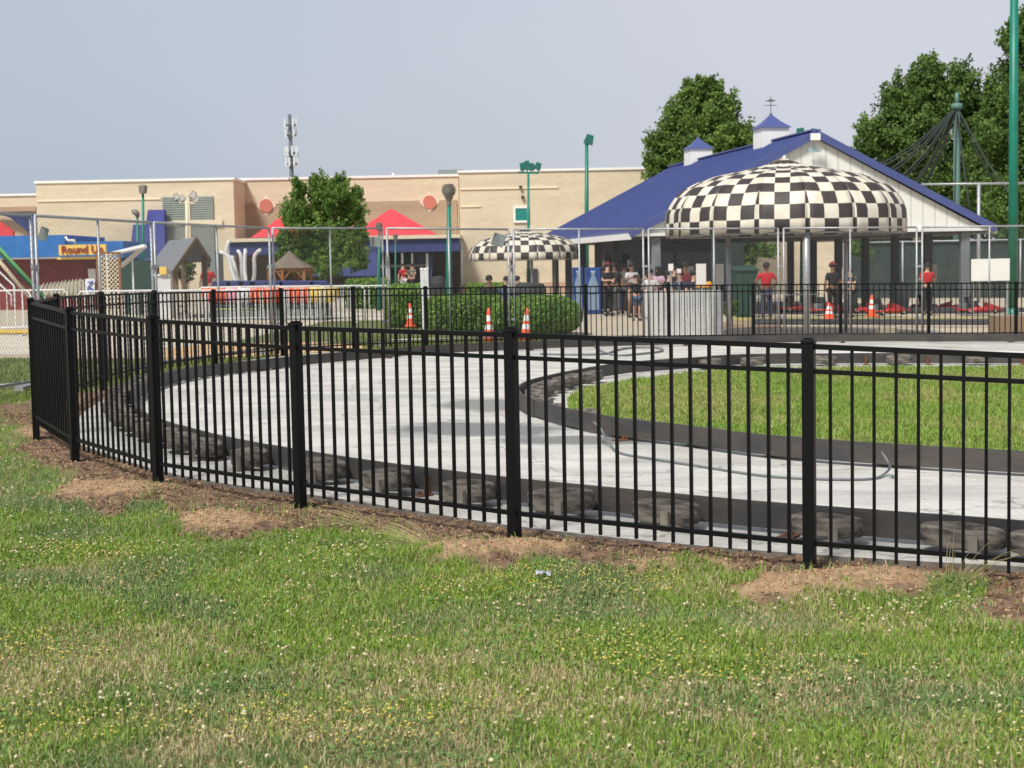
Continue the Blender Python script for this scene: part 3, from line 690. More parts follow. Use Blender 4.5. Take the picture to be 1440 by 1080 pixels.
# tyres on the near outer rail at the columns seen in the photograph, then evenly round the left end
cols = [1425+95, 1337, 1160, 977, 832, 697, 585, 478, 385, 318]
def nearest(L, x): return min(range(0, 60), key=lambda i: abs(proj(L[i].x, L[i].y, zg(L[i].x))[0]-x))
oi = [nearest(OL, c) for c in cols]
k = oi[-1]+2
while OL[k].y < 24.5 and k < len(OL)-2: oi.append(k); k += 2
vis = 0
for j, i in enumerate(oi):
    p = OL[i]; tt = (OL[i+1]-OL[i]).normalized(); nn = Vector((-tt.y, tt.x, 0))*OSIDE; q = p+nn*(.165+rd.uniform(-.01, .02))
    if j == 0: lab = 'weathered flat tyre cut off by the right edge behind the near fence'
    elif j < 10: lab = f'weathered flat tyre, {ORD[j-1]} from the right edge along the near outer rail'
    else: lab = f'weathered tyre in the crowded row round the left bend, {ORD[min(29, j-10)]} from its near end'
    put_tyre(q.x, q.y, .03+rd.uniform(0, .02), math.atan2(tt.y, tt.x)+rd.uniform(-.10, .10), rd.uniform(-.07, .07), rd.uniform(-.05, .05), (rd.uniform(1.02, 1.16), rd.uniform(.56, .70), rd.uniform(.86, 1.0)), lab, 'tyres behind the outer bumper rail')
    if j < 10:      # steel strap bolted through each near tyre
        b = MB(); s = q+nn*.15-tt*.08; z = zg(s.x)+SLABZ; b.bar(s+Vector((0, 0, z)), s+Vector((0, 0, z+.12)), .03, .05, up=tt); b.build('strap', M['lampb'], orail)
far_i = list(range(k+4, len(OL)-3, 9))
ii = [3, 8, 12, 16, 20, 24, 28, 31, 33, 35, 37, 39, 41, 43, 45, 48, 62, 66, 71, 76, 81, 86, 91, 96, 101, 106, 111, 116]
for j, i in enumerate(ii):
    if i >= len(IL)-1: continue
    p = IL[i]; tt = (IL[i+1]-IL[i]).normalized(); nn = Vector((-tt.y, tt.x, 0))*(-OSIDE); q = p+nn*(.18+rd.uniform(-.01, .02))
    put_tyre(q.x, q.y, .012+rd.uniform(0, .03), math.atan2(tt.y, tt.x)+rd.uniform(-.1, .1), rd.uniform(-.08, .08), rd.uniform(-.08, .08), (rd.uniform(.98, 1.08), rd.uniform(.6, .75), 1), f'weathered flat tyre, {ORD[j]} from the near right end inside the inner rail', 'tyres inside the inner bumper rail')

# hoses
b = MB(); b.smooth = True
hp = [gnd(835, 597, .17), gnd(845, 606, .17), gnd(856, 625, .05), gnd(872, 640, .015), gnd(920, 649, .012), gnd(990, 660, .012), gnd(1060, 671, .012), gnd(1120, 676, .012), gnd(1190, 678, .012), gnd(1232, 676, .012), gnd(1250, 664, .04), gnd(1250, 655, .13), gnd(1240, 640, .19)]
b.tube(catmull([Vector((p.x, p.y, p.z+SLABZ)) for p in hp], .06), .010, 8)
one('hose', b, M['hose'], 'long grey hose snaking over the near side of the inner bumper rail', 'hose', loc=hp[4])
b = MB(); b.smooth = True
hp = [gnd(830, 478, .1), gnd(838, 490, .03), gnd(850, 498, .01), gnd(870, 502, .01), gnd(900, 500, .01), gnd(930, 496, .01), gnd(925, 491.5, .01), gnd(890, 491, .01), gnd(866, 495, .01), gnd(850, 500, .01), gnd(810, 501, .01), gnd(760, 500, .01)]
b.tube(catmull([Vector((p.x, p.y, p.z+SLABZ+.01)) for p in hp], .15), .02, 6)
one('cable', b, M['hose'], 'dark cable looped on the concrete beside the far outer rail', 'cable', loc=hp[2])

# ------------------------------------------------------------------ temporary chain-link fence
CH = [(-150, 293, 17.3), (46, 303, 20.4), (214, 313, 24.2), (380, 321, 28.8), (540, 321, 31.4), (718, 322.5, 32.6), (908, 322, 33.3), (1098, 321, 33.7), (1293, 319.5, 33.7), (1490, 317, 33.7)]
CT = [wp(*c) for c in CH]
CHL = ['leftmost chain-link panel, cut off by the left edge with a grey tag', 'chain-link panel in front of the yellow lettered sign', 'chain-link panel in front of the white curved ride arms', 'chain-link panel in front of the round green tree', 'chain-link panel in front of the tall hedge and blue awning',
       'chain-link panel in front of the small checkered canopy', 'chain-link panel in front of the left half of the large checkered canopy', 'chain-link panel in front of the right half of the large checkered canopy', 'rightmost chain-link panel beside the thick green pole']
for i in range(len(CT)-1):
    a, c = CT[i], CT[i+1]; root = thing('chain_link_panel', CHL[i], 'chain-link fence', (a.x, a.y, zg(a.x)), 'chain-link panels around the track')
    d = c-a; dn = d.normalized(); a2 = a+dn*.06; c2 = c-dn*.06
    def base(p): return Vector((p.x, p.y, zg(p.x)-.02))
    fr = MB(); fr.smooth = True
    fr.tube([a2, c2], .021, 8); fr.tube([a2, base(a2)], .021, 8); fr.tube([c2, base(c2)], .021, 8)
    fr.tube([base(a2)+Vector((0, 0, .12)), base(c2)+Vector((0, 0, .12))], .017, 8)
    fr.build('frame', M['galv'], root)
    m0 = (a2+c2)/2; mp = MB(); mp.smooth = True; mp.tube([m0, base(m0)], .019, 8); mp.build('middle_post', M['galv'], root)
    ft = MB(); bq = base(a2); ft.box(bq.x-.3, bq.x+.1, bq.y-.25, bq.y+.25, bq.z, bq.z+.06) if False else ft.bar(bq+Vector((-.2, -.35, .03)), bq+Vector((-.2, .35, .03)), .12, .06); ft.build('foot', M['galv'], root)
    # woven wire
    Wd = (c2-a2).length; sp = .075; Ha = (a2.z-base(a2).z)-.03; wr = MB(); ex = (c2-a2)/Wd
    o3 = base(a2)+Vector((0, 0, .06)); slope = ((c2.z-base(c2).z))-(a2.z-base(a2).z); Hh = Ha-.05
    k = -Hh
    perp = Vector((-ex.y, ex.x, 0)).normalized()
    r = .0017
    while k < Wd:
        for s_ in (0, 1):
            x0, z0_, x1, z1_ = k, 0, k+Hh, Hh
            if x0 < 0: z0_ = -x0; x0 = 0
            if x1 > Wd: z1_ = Hh-(x1-Wd); x1 = Wd
            if x1-x0 < .02: continue
            if s_: x0, x1 = Wd-x0, Wd-x1
            def P3(x, z):
                bx_ = o3+(c2-a2)*(x/Wd); bx_.z = zg(bx_.x)+.04; return bx_+Vector((0, 0, z))
            A, B = P3(x0, z0_), P3(x1, z1_); dd = (B-A).normalized(); q = dd.cross(perp).normalized()
            off = perp*(.002 if s_ else -.002)
            v = []
            for E in (A, B):
                for an in (0, 2*PI/3, 4*PI/3): v.append(E+off+(perp*math.cos(an)+q*math.sin(an))*r)
            wr.add(v, [(0, 1, 4, 3), (1, 2, 5, 4), (2, 0, 3, 5)])
        k += sp
    o = wr.build('wire_mesh', M['wire'], root)
    # clamps at joints
    if i > 0:
        cl = MB()
        for zz in (.5, 1.6): q = base(a)+Vector((0, 0, zz)); cl.bar(q-dn*.09, q+dn*.09, .03, .05)
        cl.build('clamp', M['galv'], root)
for (px, y0, y1, x0, D, i, lab) in ((26, 318, 335, 12, 19.6, 0, 'tilted grey tag wired to the leftmost chain-link panel'), (527, 333, 347, 15, 31.0, 3, 'square grey tag wired to the fence right of the round tree'), (701, 330, 345, 17, 32.3, 5, 'dark grey tag wired in front of the small checkered canopy')):
    x_0, x_1, z0_, z1_ = ext(px-x0/2, px+x0/2, y0, y1, D)
    a, c = CT[i], CT[i+1]; tt_ = ((x_0+x_1)/2-a.x)/(c.x-a.x); yy = a.y+(c.y-a.y)*tt_
    b = MB(); sk = .03 if x0 == 12 else (.05 if px > 600 else 0)
    b.prism([(x_0-sk, yy-.05, z0_+sk*.5), (x_1-sk, yy-.05, z0_-sk), (x_1+sk, yy-.05, z1_-sk*.5), (x_0+sk, yy-.05, z1_+sk)], (0, .006, 0))
    one('fence_tag', b, M['tag'], lab, 'tag', 'grey tags on the chain-link fence', loc=((x_0+x_1)/2, yy, z0_))
# white edging strip at foot of left fence
b = MB(); b.smooth = True
p0, p1 = gnd(-160, 562, .0), gnd(43, 541, .0); b.tube(catmull([p0, (p0+p1)/2+Vector((0, .15, 0)), p1], .3), .045, 8)
one('edging_tube', b, M['ropew'], 'white tube lying along the foot of the left chain-link fence', 'tube', loc=p1)

# ================================================================== pavilion
AN = R(9.2); PU = Vector((math.cos(AN), math.sin(AN), 0)); PV = Vector((-math.sin(AN), math.cos(AN), 0)); PO = Vector((3.92, 51.0, 0)); PW, PL, HE, HR = 12.66, 18.2, 2.53, 5.73
PZ = -.2
def pp(u, v, z): return PO+PU*u+PV*v+Vector((0, 0, z))
pav = thing('open_pavilion', 'open-sided pavilion with blue metal gable roof and white ribbed gable', 'pavilion', (PO.x, PO.y, PZ))
# roof: two slopes with standing seams
b = MB(); th = .10
for (u0, u1) in ((0, PW/2), (PW, PW/2)):
    P4 = [pp(u0, 0, HE), pp(u1, 0, HR), pp(u1, PL, HR), pp(u0, PL, HE)]; b.prism(P4, (0, 0, th))
    for k in range(1, 44):
        v = k*PL/44; b.bar(pp(u0, v, HE+th+.012), pp(u1, v, HR+th+.012), .045, .035)
b.bar(pp(PW/2, -.02, HR+th+.02), pp(PW/2, PL, HR+th+.02), .35, .05)
b.build('roof', M['blue_roof'], pav)
b = MB()
for u0 in (-.02, PW+.02): b.bar(pp(u0, -.05, HE-.02), pp(PW/2, -.05, HR+.0), .04, .24)
b.build('rake_trim', M['blue_roof'], pav)
b = MB(); b.prism([pp(.25, .12, HE-.06), pp(PW-.25, .12, HE-.06), pp(PW/2, .12, HR-.12)], PV*.1); b.build('gable_wall', M['siding'], pav)
b = MB(); b.bar(pp(.1, .06, HE-.02), pp(PW-.1, .06, HE-.02), .06, .10); b.bar(pp(.0, 0, HE-.07), pp(.0, PL, HE-.07), .10, .2); b.bar(pp(PW, 0, HE-.07), pp(PW, PL, HE-.07), .10, .2); b.build('eave_trim', M['white'], pav)
q = wp(1146, 193, 51.7); b = MB(); b.box(q.x-.16, q.x+.16, q.y-.12, q.y-.04, q.z-.1, q.z+.12); b.build('peak_plate', M['white'], pav)
b = MB(); q = wp(1146, 209, 51.9)
for k in range(-2, 3): b.bar((q.x+k*.08-.06, q.y-.03, q.z-.12), (q.x+k*.08+.06, q.y-.03, q.z+.02), .025, .02); b.bar((q.x+k*.08+.06, q.y-.03, q.z-.12), (q.x+k*.08-.06, q.y-.03, q.z+.02), .025, .02)
b.bar((q.x, q.y-.03, q.z), (q.x, q.y-.03, q.z+.15), .03, .02)
b.build('gable_emblem', mat('pale_blue_print', (.35, .62, .75), .6), pav)
b = MB(); b.prism([pp(.2, .3, HE-.12), pp(PW-.2, .3, HE-.12), pp(PW-.2, PL-.3, HE-.12), pp(.2, PL-.3, HE-.12)], (0, 0, .05)); b.build('ceiling', M['dcol'], pav)
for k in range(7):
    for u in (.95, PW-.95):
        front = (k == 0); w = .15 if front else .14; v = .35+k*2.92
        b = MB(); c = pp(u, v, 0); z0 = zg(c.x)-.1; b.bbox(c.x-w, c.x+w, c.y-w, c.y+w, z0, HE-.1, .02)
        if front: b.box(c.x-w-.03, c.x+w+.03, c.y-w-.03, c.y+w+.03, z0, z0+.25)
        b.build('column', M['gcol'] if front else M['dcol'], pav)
# cupolas
for t_, s_ in ((.25, 1.0), (.765, .95)):
    v = PL*t_; c = pp(PW/2, v, HR+.05); b = MB(); h = .52*s_; w = .5*s_
    far = t_ > .5
    cu = thing('cupola', 'white louvred cupola with blue cap on the far end of the ridge' if far else 'white louvred cupola with blue cap and weathervane near the gable', 'cupola', c, 'cupolas on the pavilion ridge')
    def sq(mb, hw, z0, z1):
        q = [c+PU*(a*hw)+PV*(e*hw) for a, e in ((-1, -1), (1, -1), (1, 1), (-1, 1))]
        mb.prism([p+Vector((0, 0, z0)) for p in q], (0, 0, z1-z0))
    sq(b, w, -.25, h); b.build('box', M['white'], cu)
    b = MB(); q = [c+PU*(a*w*1.16)+PV*(e*w*1.16)+Vector((0, 0, h)) for a, e in ((-1, -1), (1, -1), (1, 1), (-1, 1))]; ap = c+Vector((0, 0, h+.52*s_))
    mids = [p+(ap-p)*.5+Vector((0, 0, -.04)) for p in q]
    b.add(q+mids+[ap], [(3, 2, 1, 0)]+[(i, (i+1) % 4, 4+(i+1) % 4, 4+i) for i in range(4)]+[(4+i, 4+(i+1) % 4, 8) for i in range(4)]); b.build('cap', M['blue_roof'], cu)
    b = MB(); b.lathe([(.06, -.06), (.05, 0), (.02, .05), (.0, .07)], ap, 8)
    if not far:
        b.tube([ap, ap+Vector((0, 0, .62))], .012, 6); b.bar(ap+Vector((-.22, 0, .3)), ap+Vector((.22, 0, .3)), .02); b.bar(ap+Vector((0, -.2, .3)), ap+Vector((0, .2, .3)), .02)
        b.add([ap+Vector((-.2, -.01, .46)), ap+Vector((.0, -.01, .42)), ap+Vector((.2, -.01, .46)), ap+Vector((0, -.01, .52)), ap+Vector((-.2, .01, .46)), ap+Vector((.0, .01, .42)), ap+Vector((.2, .01, .46)), ap+Vector((0, .01, .52))], [(0, 1, 2, 3), (7, 6, 5, 4), (0, 4, 5, 1), (1, 5, 6, 2), (2, 6, 7, 3), (3, 7, 4, 0)])
    b.build('weathervane' if not far else 'finial', M['mast'], cu)
# ticket office inside
off = thing('ticket_office', 'dark grey glazed office booth inside the left half of the pavilion', 'booth', pp(1.3, 5.2, PZ))
def pbox(mb, u0, u1, v0, v1, z0, z1):
    mb.prism([pp(u0, v0, z0), pp(u1, v0, z0), pp(u1, v1, z0), pp(u0, v1, z0)], (0, 0, z1-z0))
b = MB(); pbox(b, 1.45, 4.4, 5.2, 12, PZ, .75); pbox(b, 1.45, 4.4, 5.2, 12, 1.95, 2.38)
for (u, v) in ((1.45, 5.2), (2.9, 5.2), (4.3, 5.2), (1.45, 7.4), (1.45, 9.6), (1.45, 11.9)): pbox(b, u, u+.1, v, v+.1, .75, 1.95)
b.build('frame', M['dcol'], off)
b = MB(); pbox(b, 1.5, 4.35, 5.26, 11.9, .75, 1.95); b.build('glazing', M['glass'], off)
b = MB()
for (v, z) in ((6.0, 1.4), (7.9, 1.45), (10.2, 1.4)): pbox(b, 1.42, 1.44, v, v+.3, z, z+.3)
for (u, z) in ((1.9, 1.3), (3.3, 1.2)): pbox(b, u, u+.3, 5.15, 5.17, z, z+.25)
b.build('paper_notice', M['white'], off)

# ------------------------------------------------------------------ checker canopies
def checker_mat():
    m = bpy.data.materials.new('checkered_canopy_cloth'); m.use_nodes = True; t = m.node_tree; bs = t.nodes['Principled BSDF']
    uv = nd(t, 'ShaderNodeUVMap'); ck = nd(t, 'ShaderNodeTexChecker', Scale=1.0); t.links.new(uv.outputs[0], ck.inputs[0])
    n = nd(t, 'ShaderNodeTexNoise', Scale=2.5, Detail=4); tc = nd(t, 'ShaderNodeTexCoord'); t.links.new(tc.outputs['Object'], n.inputs['Vector'])
    r = nd(t, 'ShaderNodeValToRGB'); r.color_ramp.elements[0].position = .35; r.color_ramp.elements[1].position = .65; r.color_ramp.elements[0].color = (.62, .55, .44, 1); r.color_ramp.elements[1].color = (.72, .68, .58, 1)
    t.links.new(n.outputs[0], r.inputs[0]); t.links.new(r.outputs[0], ck.inputs['Color1']); ck.inputs['Color2'].default_value = (.045, .036, .035, 1)
    t.links.new(ck.outputs[0], bs.inputs['Base Color']); bs.inputs['Roughness'].default_value = .6
    bp = nd(t, 'ShaderNodeBump', Strength=.3, Distance=.05); t.links.new(n.outputs[0], bp.inputs['Height']); t.links.new(bp.outputs[0], bs.inputs['Normal'])
    return m
CKM = checker_mat()
def canopy(cx, cy, zb, Rr, hh, sq, label, poles, N=16, scallop=.05):
    z0 = zg(cx)-.08
    root = thing('checkered_canopy', label, 'canopy', (cx, cy, z0), 'black and cream checkered canopies')
    prof = [(1, 0), (1, .15), (.995, .3), (.965, .42), (.92, .52), (.86, .61), (.76, .695), (.64, .77), (.5, .822), (.36, .862), (.226, .905), (.12, .95), (.05, .985), (.02, 1.02)]
    me = bpy.data.meshes.new('canopy_top'); bm = bmesh.new(); uvl = bm.loops.layers.uv.new('UVMap'); sub = 6
    for g in range(N):
        a0, a1 = 2*PI*g/N, 2*PI*(g+1)/N; s_ = 0; grid = []; svals = []
        for k, (r, z) in enumerate(prof):
            if k: pr, pz = prof[k-1]; s_ += math.hypot((r-pr)*Rr, (z-pz)*hh)
            svals.append(s_); row = []
            for j in range(sub+1):
                u = j/sub; p0 = Vector((math.cos(a0), math.sin(a0)))*r*Rr; p1 = Vector((math.cos(a1), math.sin(a1)))*r*Rr; q = p0.lerp(p1, u)
                q = q.lerp(q.normalized()*r*Rr, .35)
                sag = -math.sin(u*PI)*.015*(1 if 0 < k < len(prof)-1 else 0); zz = z*hh
                if k == 0: zz += math.sin(u*PI)*scallop
                w = (u-.5)*(p1-p0).length
                row.append((bm.verts.new((q.x, q.y, zb-z0+zz+sag)), w))
            grid.append(row)
        for k in range(len(prof)-1):
            for j in range(sub):
                cc = [(k, j), (k, j+1), (k+1, j+1), (k+1, j)]
                f = bm.faces.new([grid[a][c][0] for a, c in cc]); f.smooth = True
                for lp, (a, c) in zip(f.loops, cc): lp[uvl].uv = (grid[a][c][1]/sq+.5+g % 2*0+20, svals[a]/sq+20)
    bmesh.ops.recalc_face_normals(bm, faces=bm.faces); bm.to_mesh(me); bm.free(); me.materials.append(CKM)
    o = bpy.data.objects.new('canopy_top', me); C.objects.link(o); o.parent = root
    md = o.modifiers.new('cloth', 'SOLIDIFY'); md.thickness = .012
    WL[root.name] = Vector((cx, cy, z0))
    fr = MB(); fr.smooth = True
    for k in range(N):
        a = 2*PI*k/N; fr.tube([(cx+math.cos(a)*r*Rr*.985, cy+math.sin(a)*r*Rr*.985, zb+z*hh-.03) for r, z in prof[:-1]], .018, 5)
    fr.tube([(cx+math.cos(2*PI*k/N)*Rr*.975, cy+math.sin(2*PI*k/N)*Rr*.975, zb+.02) for k in range(N+1)], .025, 5)
    fr.lathe([(.0, .12), (.06, .08), (.09, 0), (.08, -.06)], (cx, cy, zb+hh), 10)
    fr.build('frame', M['galv'], root)
    for (ax, ay, rr_) in poles:
        p = MB(); p.smooth = True; p.tube([(cx+ax, cy+ay, z0), (cx+ax, cy+ay, zb+.3)], rr_, 10); p.build('pole', M['galv'], root)
c0 = wp(1104, 330, 37.5)
canopy(c0.x, 37.5, c0.z-.02, 2.86, 1.80, .335, 'large black and cream checkered dome canopy in front of the white gable', [(-1.5, -1.0, .06), (0, -2.7, .075), (1.7, 1.2, .05), (-1.5, 1.6, .05)])
c1 = wp(742, 366, 60)
canopy(c1.x-.12, 60, c1.z, 2.12, 1.16, .30, 'small checkered canopy at the corner left of the blue pavilion roof', [(-.5, -1.6, .05), (.25, -1.5, .05), (1.2, 1.4, .05)], N=14)

# ================================================================== long brick building
mall = thing('brick_building', 'long pale brick commercial building behind the amusement rides', 'building', wp(480, 400, 95))
def wall(mb, p0, p1, yt, D, dep=12, yb=None, yt2=None):
    x0 = wp(p0, yt, D).x; x1 = wp(p1, yt, D).x; zt = wp((p0+p1)/2, yt, D).z; z0 = -1.5 if yb is None else wp((p0+p1)/2, yb, D).z
    mb.box(x0, x1, D, D+dep, z0, zt); return x0, x1, z0, zt
def capt(p0, p1, yt, D, dep=12):
    x0 = wp(p0, yt, D).x; x1 = wp(p1, yt, D).x; zt = wp((p0+p1)/2, yt, D).z; b = MB(); b.box(x0-.08, x1+.08, D-.08, D+dep, zt, zt+.14); return b.build('coping', M['white'], mall)
for wa in ((-260, 52, 278, 99.5), (50, 328, 255.5, 92, 14), (645, 1182, 238, 92, 14)): b = MB(); wall(b, *wa); b.build('brick_wall', M['brick'], mall)
b = MB(); wall(b, 328.5, 644.5, 251, 96, 10); b.build('recessed_wall', M['brick'], mall)
capt(-260, 51, 278, 99.5); capt(50, 328, 255.5, 92, 14); capt(645, 1182, 238, 92, 14); capt(329, 644, 251, 96, 10)
x0, x1, z0, z1 = ext(329, 644, 284, 420, 95.95); b = MB(); b.box(x0, x1, 95.9, 96.05, -1.4, z1); b.build('tan_band', M['brickt'], mall)
x0, x1, z0, z1 = ext(-260, 50, 293, 300, 99.4); b = MB(); b.box(x0, x1, 99.4, 99.6, z0, z1); b.build('tan_band', M['tanband'], mall)
# pale string courses
scm = mat('pale_stone_course', (.82, .69, .50), .9)
for (p0, p1, y, D) in ((52, 226, 281, 91.97), (647, 785, 264.5, 91.97), (647, 676, 290, 91.97)):
    x0, x1, z0, z1 = ext(p0, p1, y-1.2, y+1.2, D); b = MB(); b.box(x0, x1, D-.03, D+.1, z0, z1); b.build('string_course', scm, mall)
x0, x1, z0, z1 = ext(646, 1000, 396, 412, 91.9); b = MB(); b.box(x0, x1, 91.93, 92.1, -1.4, z1); b.build('base_course', M['tanband'], mall)
for px, py in ((374, 289), (604, 284)):
    c = wp(px, py, 95.85); md_ = MB(); md_.lathe([(0, -.06), (.40, -.06), (.40, .1), (0, .1)], c, 24, 'y'); o = md_.build('medallion', M['med'], mall); WL[o.name] = WL[mall.name]
    dm = MB(); dm.prism([c+Vector((0, .02, -.62)), c+Vector((.62, .02, 0)), c+Vector((0, .02, .62)), c+Vector((-.62, .02, 0))], (0, .06, 0)); dm.build('diamond_surround', M['dia'], o)
def window(p0, p1, y0, y1, D, fm, gm, nm='window', fw=.12, mull=()):
    x0, x1, z0, z1 = ext(p0, p1, y0, y1, D); b = MB()
    b.box(x0, x1, D-.06, D+.05, z0, z0+fw); b.box(x0, x1, D-.06, D+.05, z1-fw, z1); b.box(x0, x0+fw, D-.06, D+.05, z0+fw, z1-fw); b.box(x1-fw, x1, D-.06, D+.05, z0+fw, z1-fw)
    for u in mull: xx = x0+(x1-x0)*u; b.box(xx-fw/2, xx+fw/2, D-.055, D+.05, z0+fw, z1-fw)
    o = b.build(nm, fm, mall); WL[o.name] = WL[mall.name]; g = MB(); g.box(x0+fw, x1-fw, D-.02, D+.03, z0+fw, z1-fw); g.build('pane', gm, o); return o
window(722, 744, 290, 313, 91.95, M['white'], M['tealglass'])
# louvred openings
x0, x1, z0, z1 = ext(229, 301, 276, 352, 91.95); b = MB(); b.box(x0, x1, 91.95, 92.05, z0, z1)
o = b.build('louvre_panel', M['louvre'], mall); WL[o.name] = WL[mall.name]
b = MB(); n = 24
for k in range(n): zz = z0+(z1-z0)*(k+.5)/n; b.box(x0+.02, x1-.02, 91.88, 91.96, zz-.03, zz+.03)
b.build('louvre_slats', M['louvre'], o)
b = MB(); xm = (x0+x1)/2; zm = wp(265, 313.5, 91.9).z; b.box(xm-.14, xm+.14, 91.83, 91.99, z0, z1); b.box(x0-.1, xm-.14, 91.83, 91.99, zm-.14, zm+.14); b.box(xm+.14, x1+.5, 91.83, 91.99, zm-.14, zm+.14); b.build('mullion', M['cream'], mall)
# small fixtures
b = MB()
for px, py in ((732, 263), (735, 277)): c = wp(px, py, 91.9); b.box(c.x-.08, c.x+.08, 91.8, 92, c.z-.08, c.z+.08)
b.build('wall_vent', M['dcol'], mall)
# downspouts
for px, y0, y1, D in ((649, 336, 402, 91.85), (328, 338, 400, 91.85)):
    b = MB(); b.smooth = True; a = wp(px-4, y0, D); c = wp(px, y0+7, D); e = wp(px+.5, y1, D); b.tube([a, c, e], .07, 6); b.build('downspout', M['white'], mall)
# rooftop unit
x0, x1, z0, z1 = ext(616, 652, 238.5, 248, 99); b = MB(); b.box(x0, x1, 99, 101, z0-.5, z1); b.build('rooftop_unit', M['tag'], mall)
b = MB(); c = wp(553, 249, 97); b.tube([c, c+Vector((0, 0, .25))], .08, 6); b.build('roof_vent', M['white'], mall)
# entrance canopy
def fascia(p0, p1, y0, y1, D, dep, m, nm): x0, x1, z0, z1 = ext(p0, p1, y0, y1, D); b = MB(); b.box(x0, x1, D, D+dep, z0, z1); return b.build(nm, m, mall)
ec = fascia(322, 645, 338, 356, 88, 7.8, M['navy'], 'entrance_awning')
fascia(320, 647, 332.5, 337.5, 87.8, 8, M['cream'], 'awning_coping')
# slanted blue awning left of doors
b = MB(); a0 = wp(452, 345, 88.4); a1 = wp(530, 345, 88.4); d1 = wp(530, 388, 86.5); d0 = wp(430, 388, 86.5)
b.prism([a0, a1, d1, d0], (0, .15, -.05)); b.build('sloping_awning', M['navy'], mall)
# dark entrance glass doubling as painted interior shade, doors, columns
x0, x1, z0, z1 = ext(530, 612, 357, 404, 95); b = MB(); b.box(x0, x1, 95.2, 95.6, -.6, z1+.2); b.build('entrance_glass', M['glass'], mall)
b = MB()
for px, w in ((530, 4), (545, 5.5), (566, 3), (580, 2.2), (601, 3)):
    x0, x1, z0, z1 = ext(px-w/2, px+w/2, 357, 404, 88.6); b.box(x0, x1, 88.6, 88.6+(x1-x0), -.6, z1+.05)
b.build('entrance_posts', M['white'], mall)
b = MB(); x0, x1, z0, z1 = ext(528, 603, 372, 376, 95); b.box(x0, x1, 94.95, 95.15, z0, z1)
for px in (548, 557, 583, 592): xx = wp(px, 385, 95).x; b.box(xx-.06, xx+.06, 94.97, 95.15, -.6, z0)
b.build('door_frames', M['white'], mall)
b = MB(); x0, x1, z0, z1 = ext(605, 607.5, 357, 404, 88.6); b.box(x0, x1, 88.6, 88.7, -.6, z1); b.build('blue_post', M['navy'], mall)
# red pyramid roofs
def pyramid(pa, ya, p0, p1, yb, D, nm, m, parent, dep):
    ap = wp(pa, ya, D+dep/2); q = [wp(p0, yb, D), wp(p1, yb, D)]; z = (q[0].z+q[1].z)/2; b = MB()
    P = [Vector((q[0].x, D, z)), Vector((q[1].x, D, z)), Vector((q[1].x, D+dep, z)), Vector((q[0].x, D+dep, z))]
    b.add(P+[ap], [(3, 2, 1, 0), (0, 1, 4), (1, 2, 4), (2, 3, 4), (3, 0, 4)]); return b.build(nm, m, parent)
pyramid(550, 293, 490, 614, 331, 88.2, 'red_tent_roof', M['tentred'], mall, 6)
pyramid(413, 293, 352, 474, 333, 88.2, 'red_tent_roof', M['tentred'], mall, 6)
# dark blue stepped parapet panels on the left block
b = MB()
P = [wp(a, c, 91.2) for a, c in ((208, 295), (231, 295), (232, 352), (226, 372), (186, 372), (184, 345), (187, 316), (205, 316))]
b.prism(P, (0, .5, 0)); P = [wp(a, c, 91.0) for a, c in ((138, 340), (187, 340), (187, 372), (138, 372))]; b.prism(P, (0, .5, 0))
b.build('blue_awning_tower', mat('blue_purple_awning', (.055, .065, .27), .75, c2=(.07, .085, .31), scale=1), mall)
b = MB(); P = [wp(a, c, 98.8) for a, c in ((-260, 297), (0, 298), (52, 301), (53, 335), (44, 332), (32, 320), (14, 306), (0, 302), (-260, 302))]; b.prism(P, (0, .4, 0)); b.build('blue_parapet', M['navy'], mall)
b = MB(); P = [wp(a, c, 97.9) for a, c in ((-200, 300), (-120, 300), (0, 312), (18, 325), (18, 334), (-200, 334))]; b.prism(P, (0, .4, 0)); b.build('red_awning', M['tentred'], mall)

# ------------------------------------------------------------------ round up ride building
rb = thing('ride_building', 'low red building with bright blue fascia and yellow lettered sign', 'building', wp(60, 410, 58))
def rbx(p0, p1, y0, y1, D, dep, m, nm, yb=None):
    x0, x1, z0, z1 = ext(p0, p1, y0, y1, D); b = MB(); b.box(x0, x1, D, D+dep, z0 if yb is None else yb, z1); o = b.build(nm, m, rb); WL[o.name] = WL[rb.name]; return o
rbx(-160, 134, 365.5, 420, 58.6, 5, M['dred'], 'wall', yb=.1)
rbx(-160, 92, 332.5, 363, 58, 5.7, M['blue_b'], 'fascia'); rbx(92.2, 173, 339.5, 363, 58.1, 5.6, M['blue_b'], 'fascia')
rbx(-160, 134, 363, 365.5, 57.9, .7, M['galv'], 'eave_strip')
rbx(80, 134, 361.5, 364.5, 57.6, .25, M['signy'], 'sign_ledge')
b = MB(); b.smooth = True; b.tube([wp(92, 333, 57.9), wp(95, 338, 57.9), wp(104, 338, 57.9), wp(106, 343, 57.9)], .05, 6); b.build('gutter', M['white'], rb)
sg = rbx(82.5, 149, 344, 358.5, 57.5, .12, M['signy'], 'sign_board')
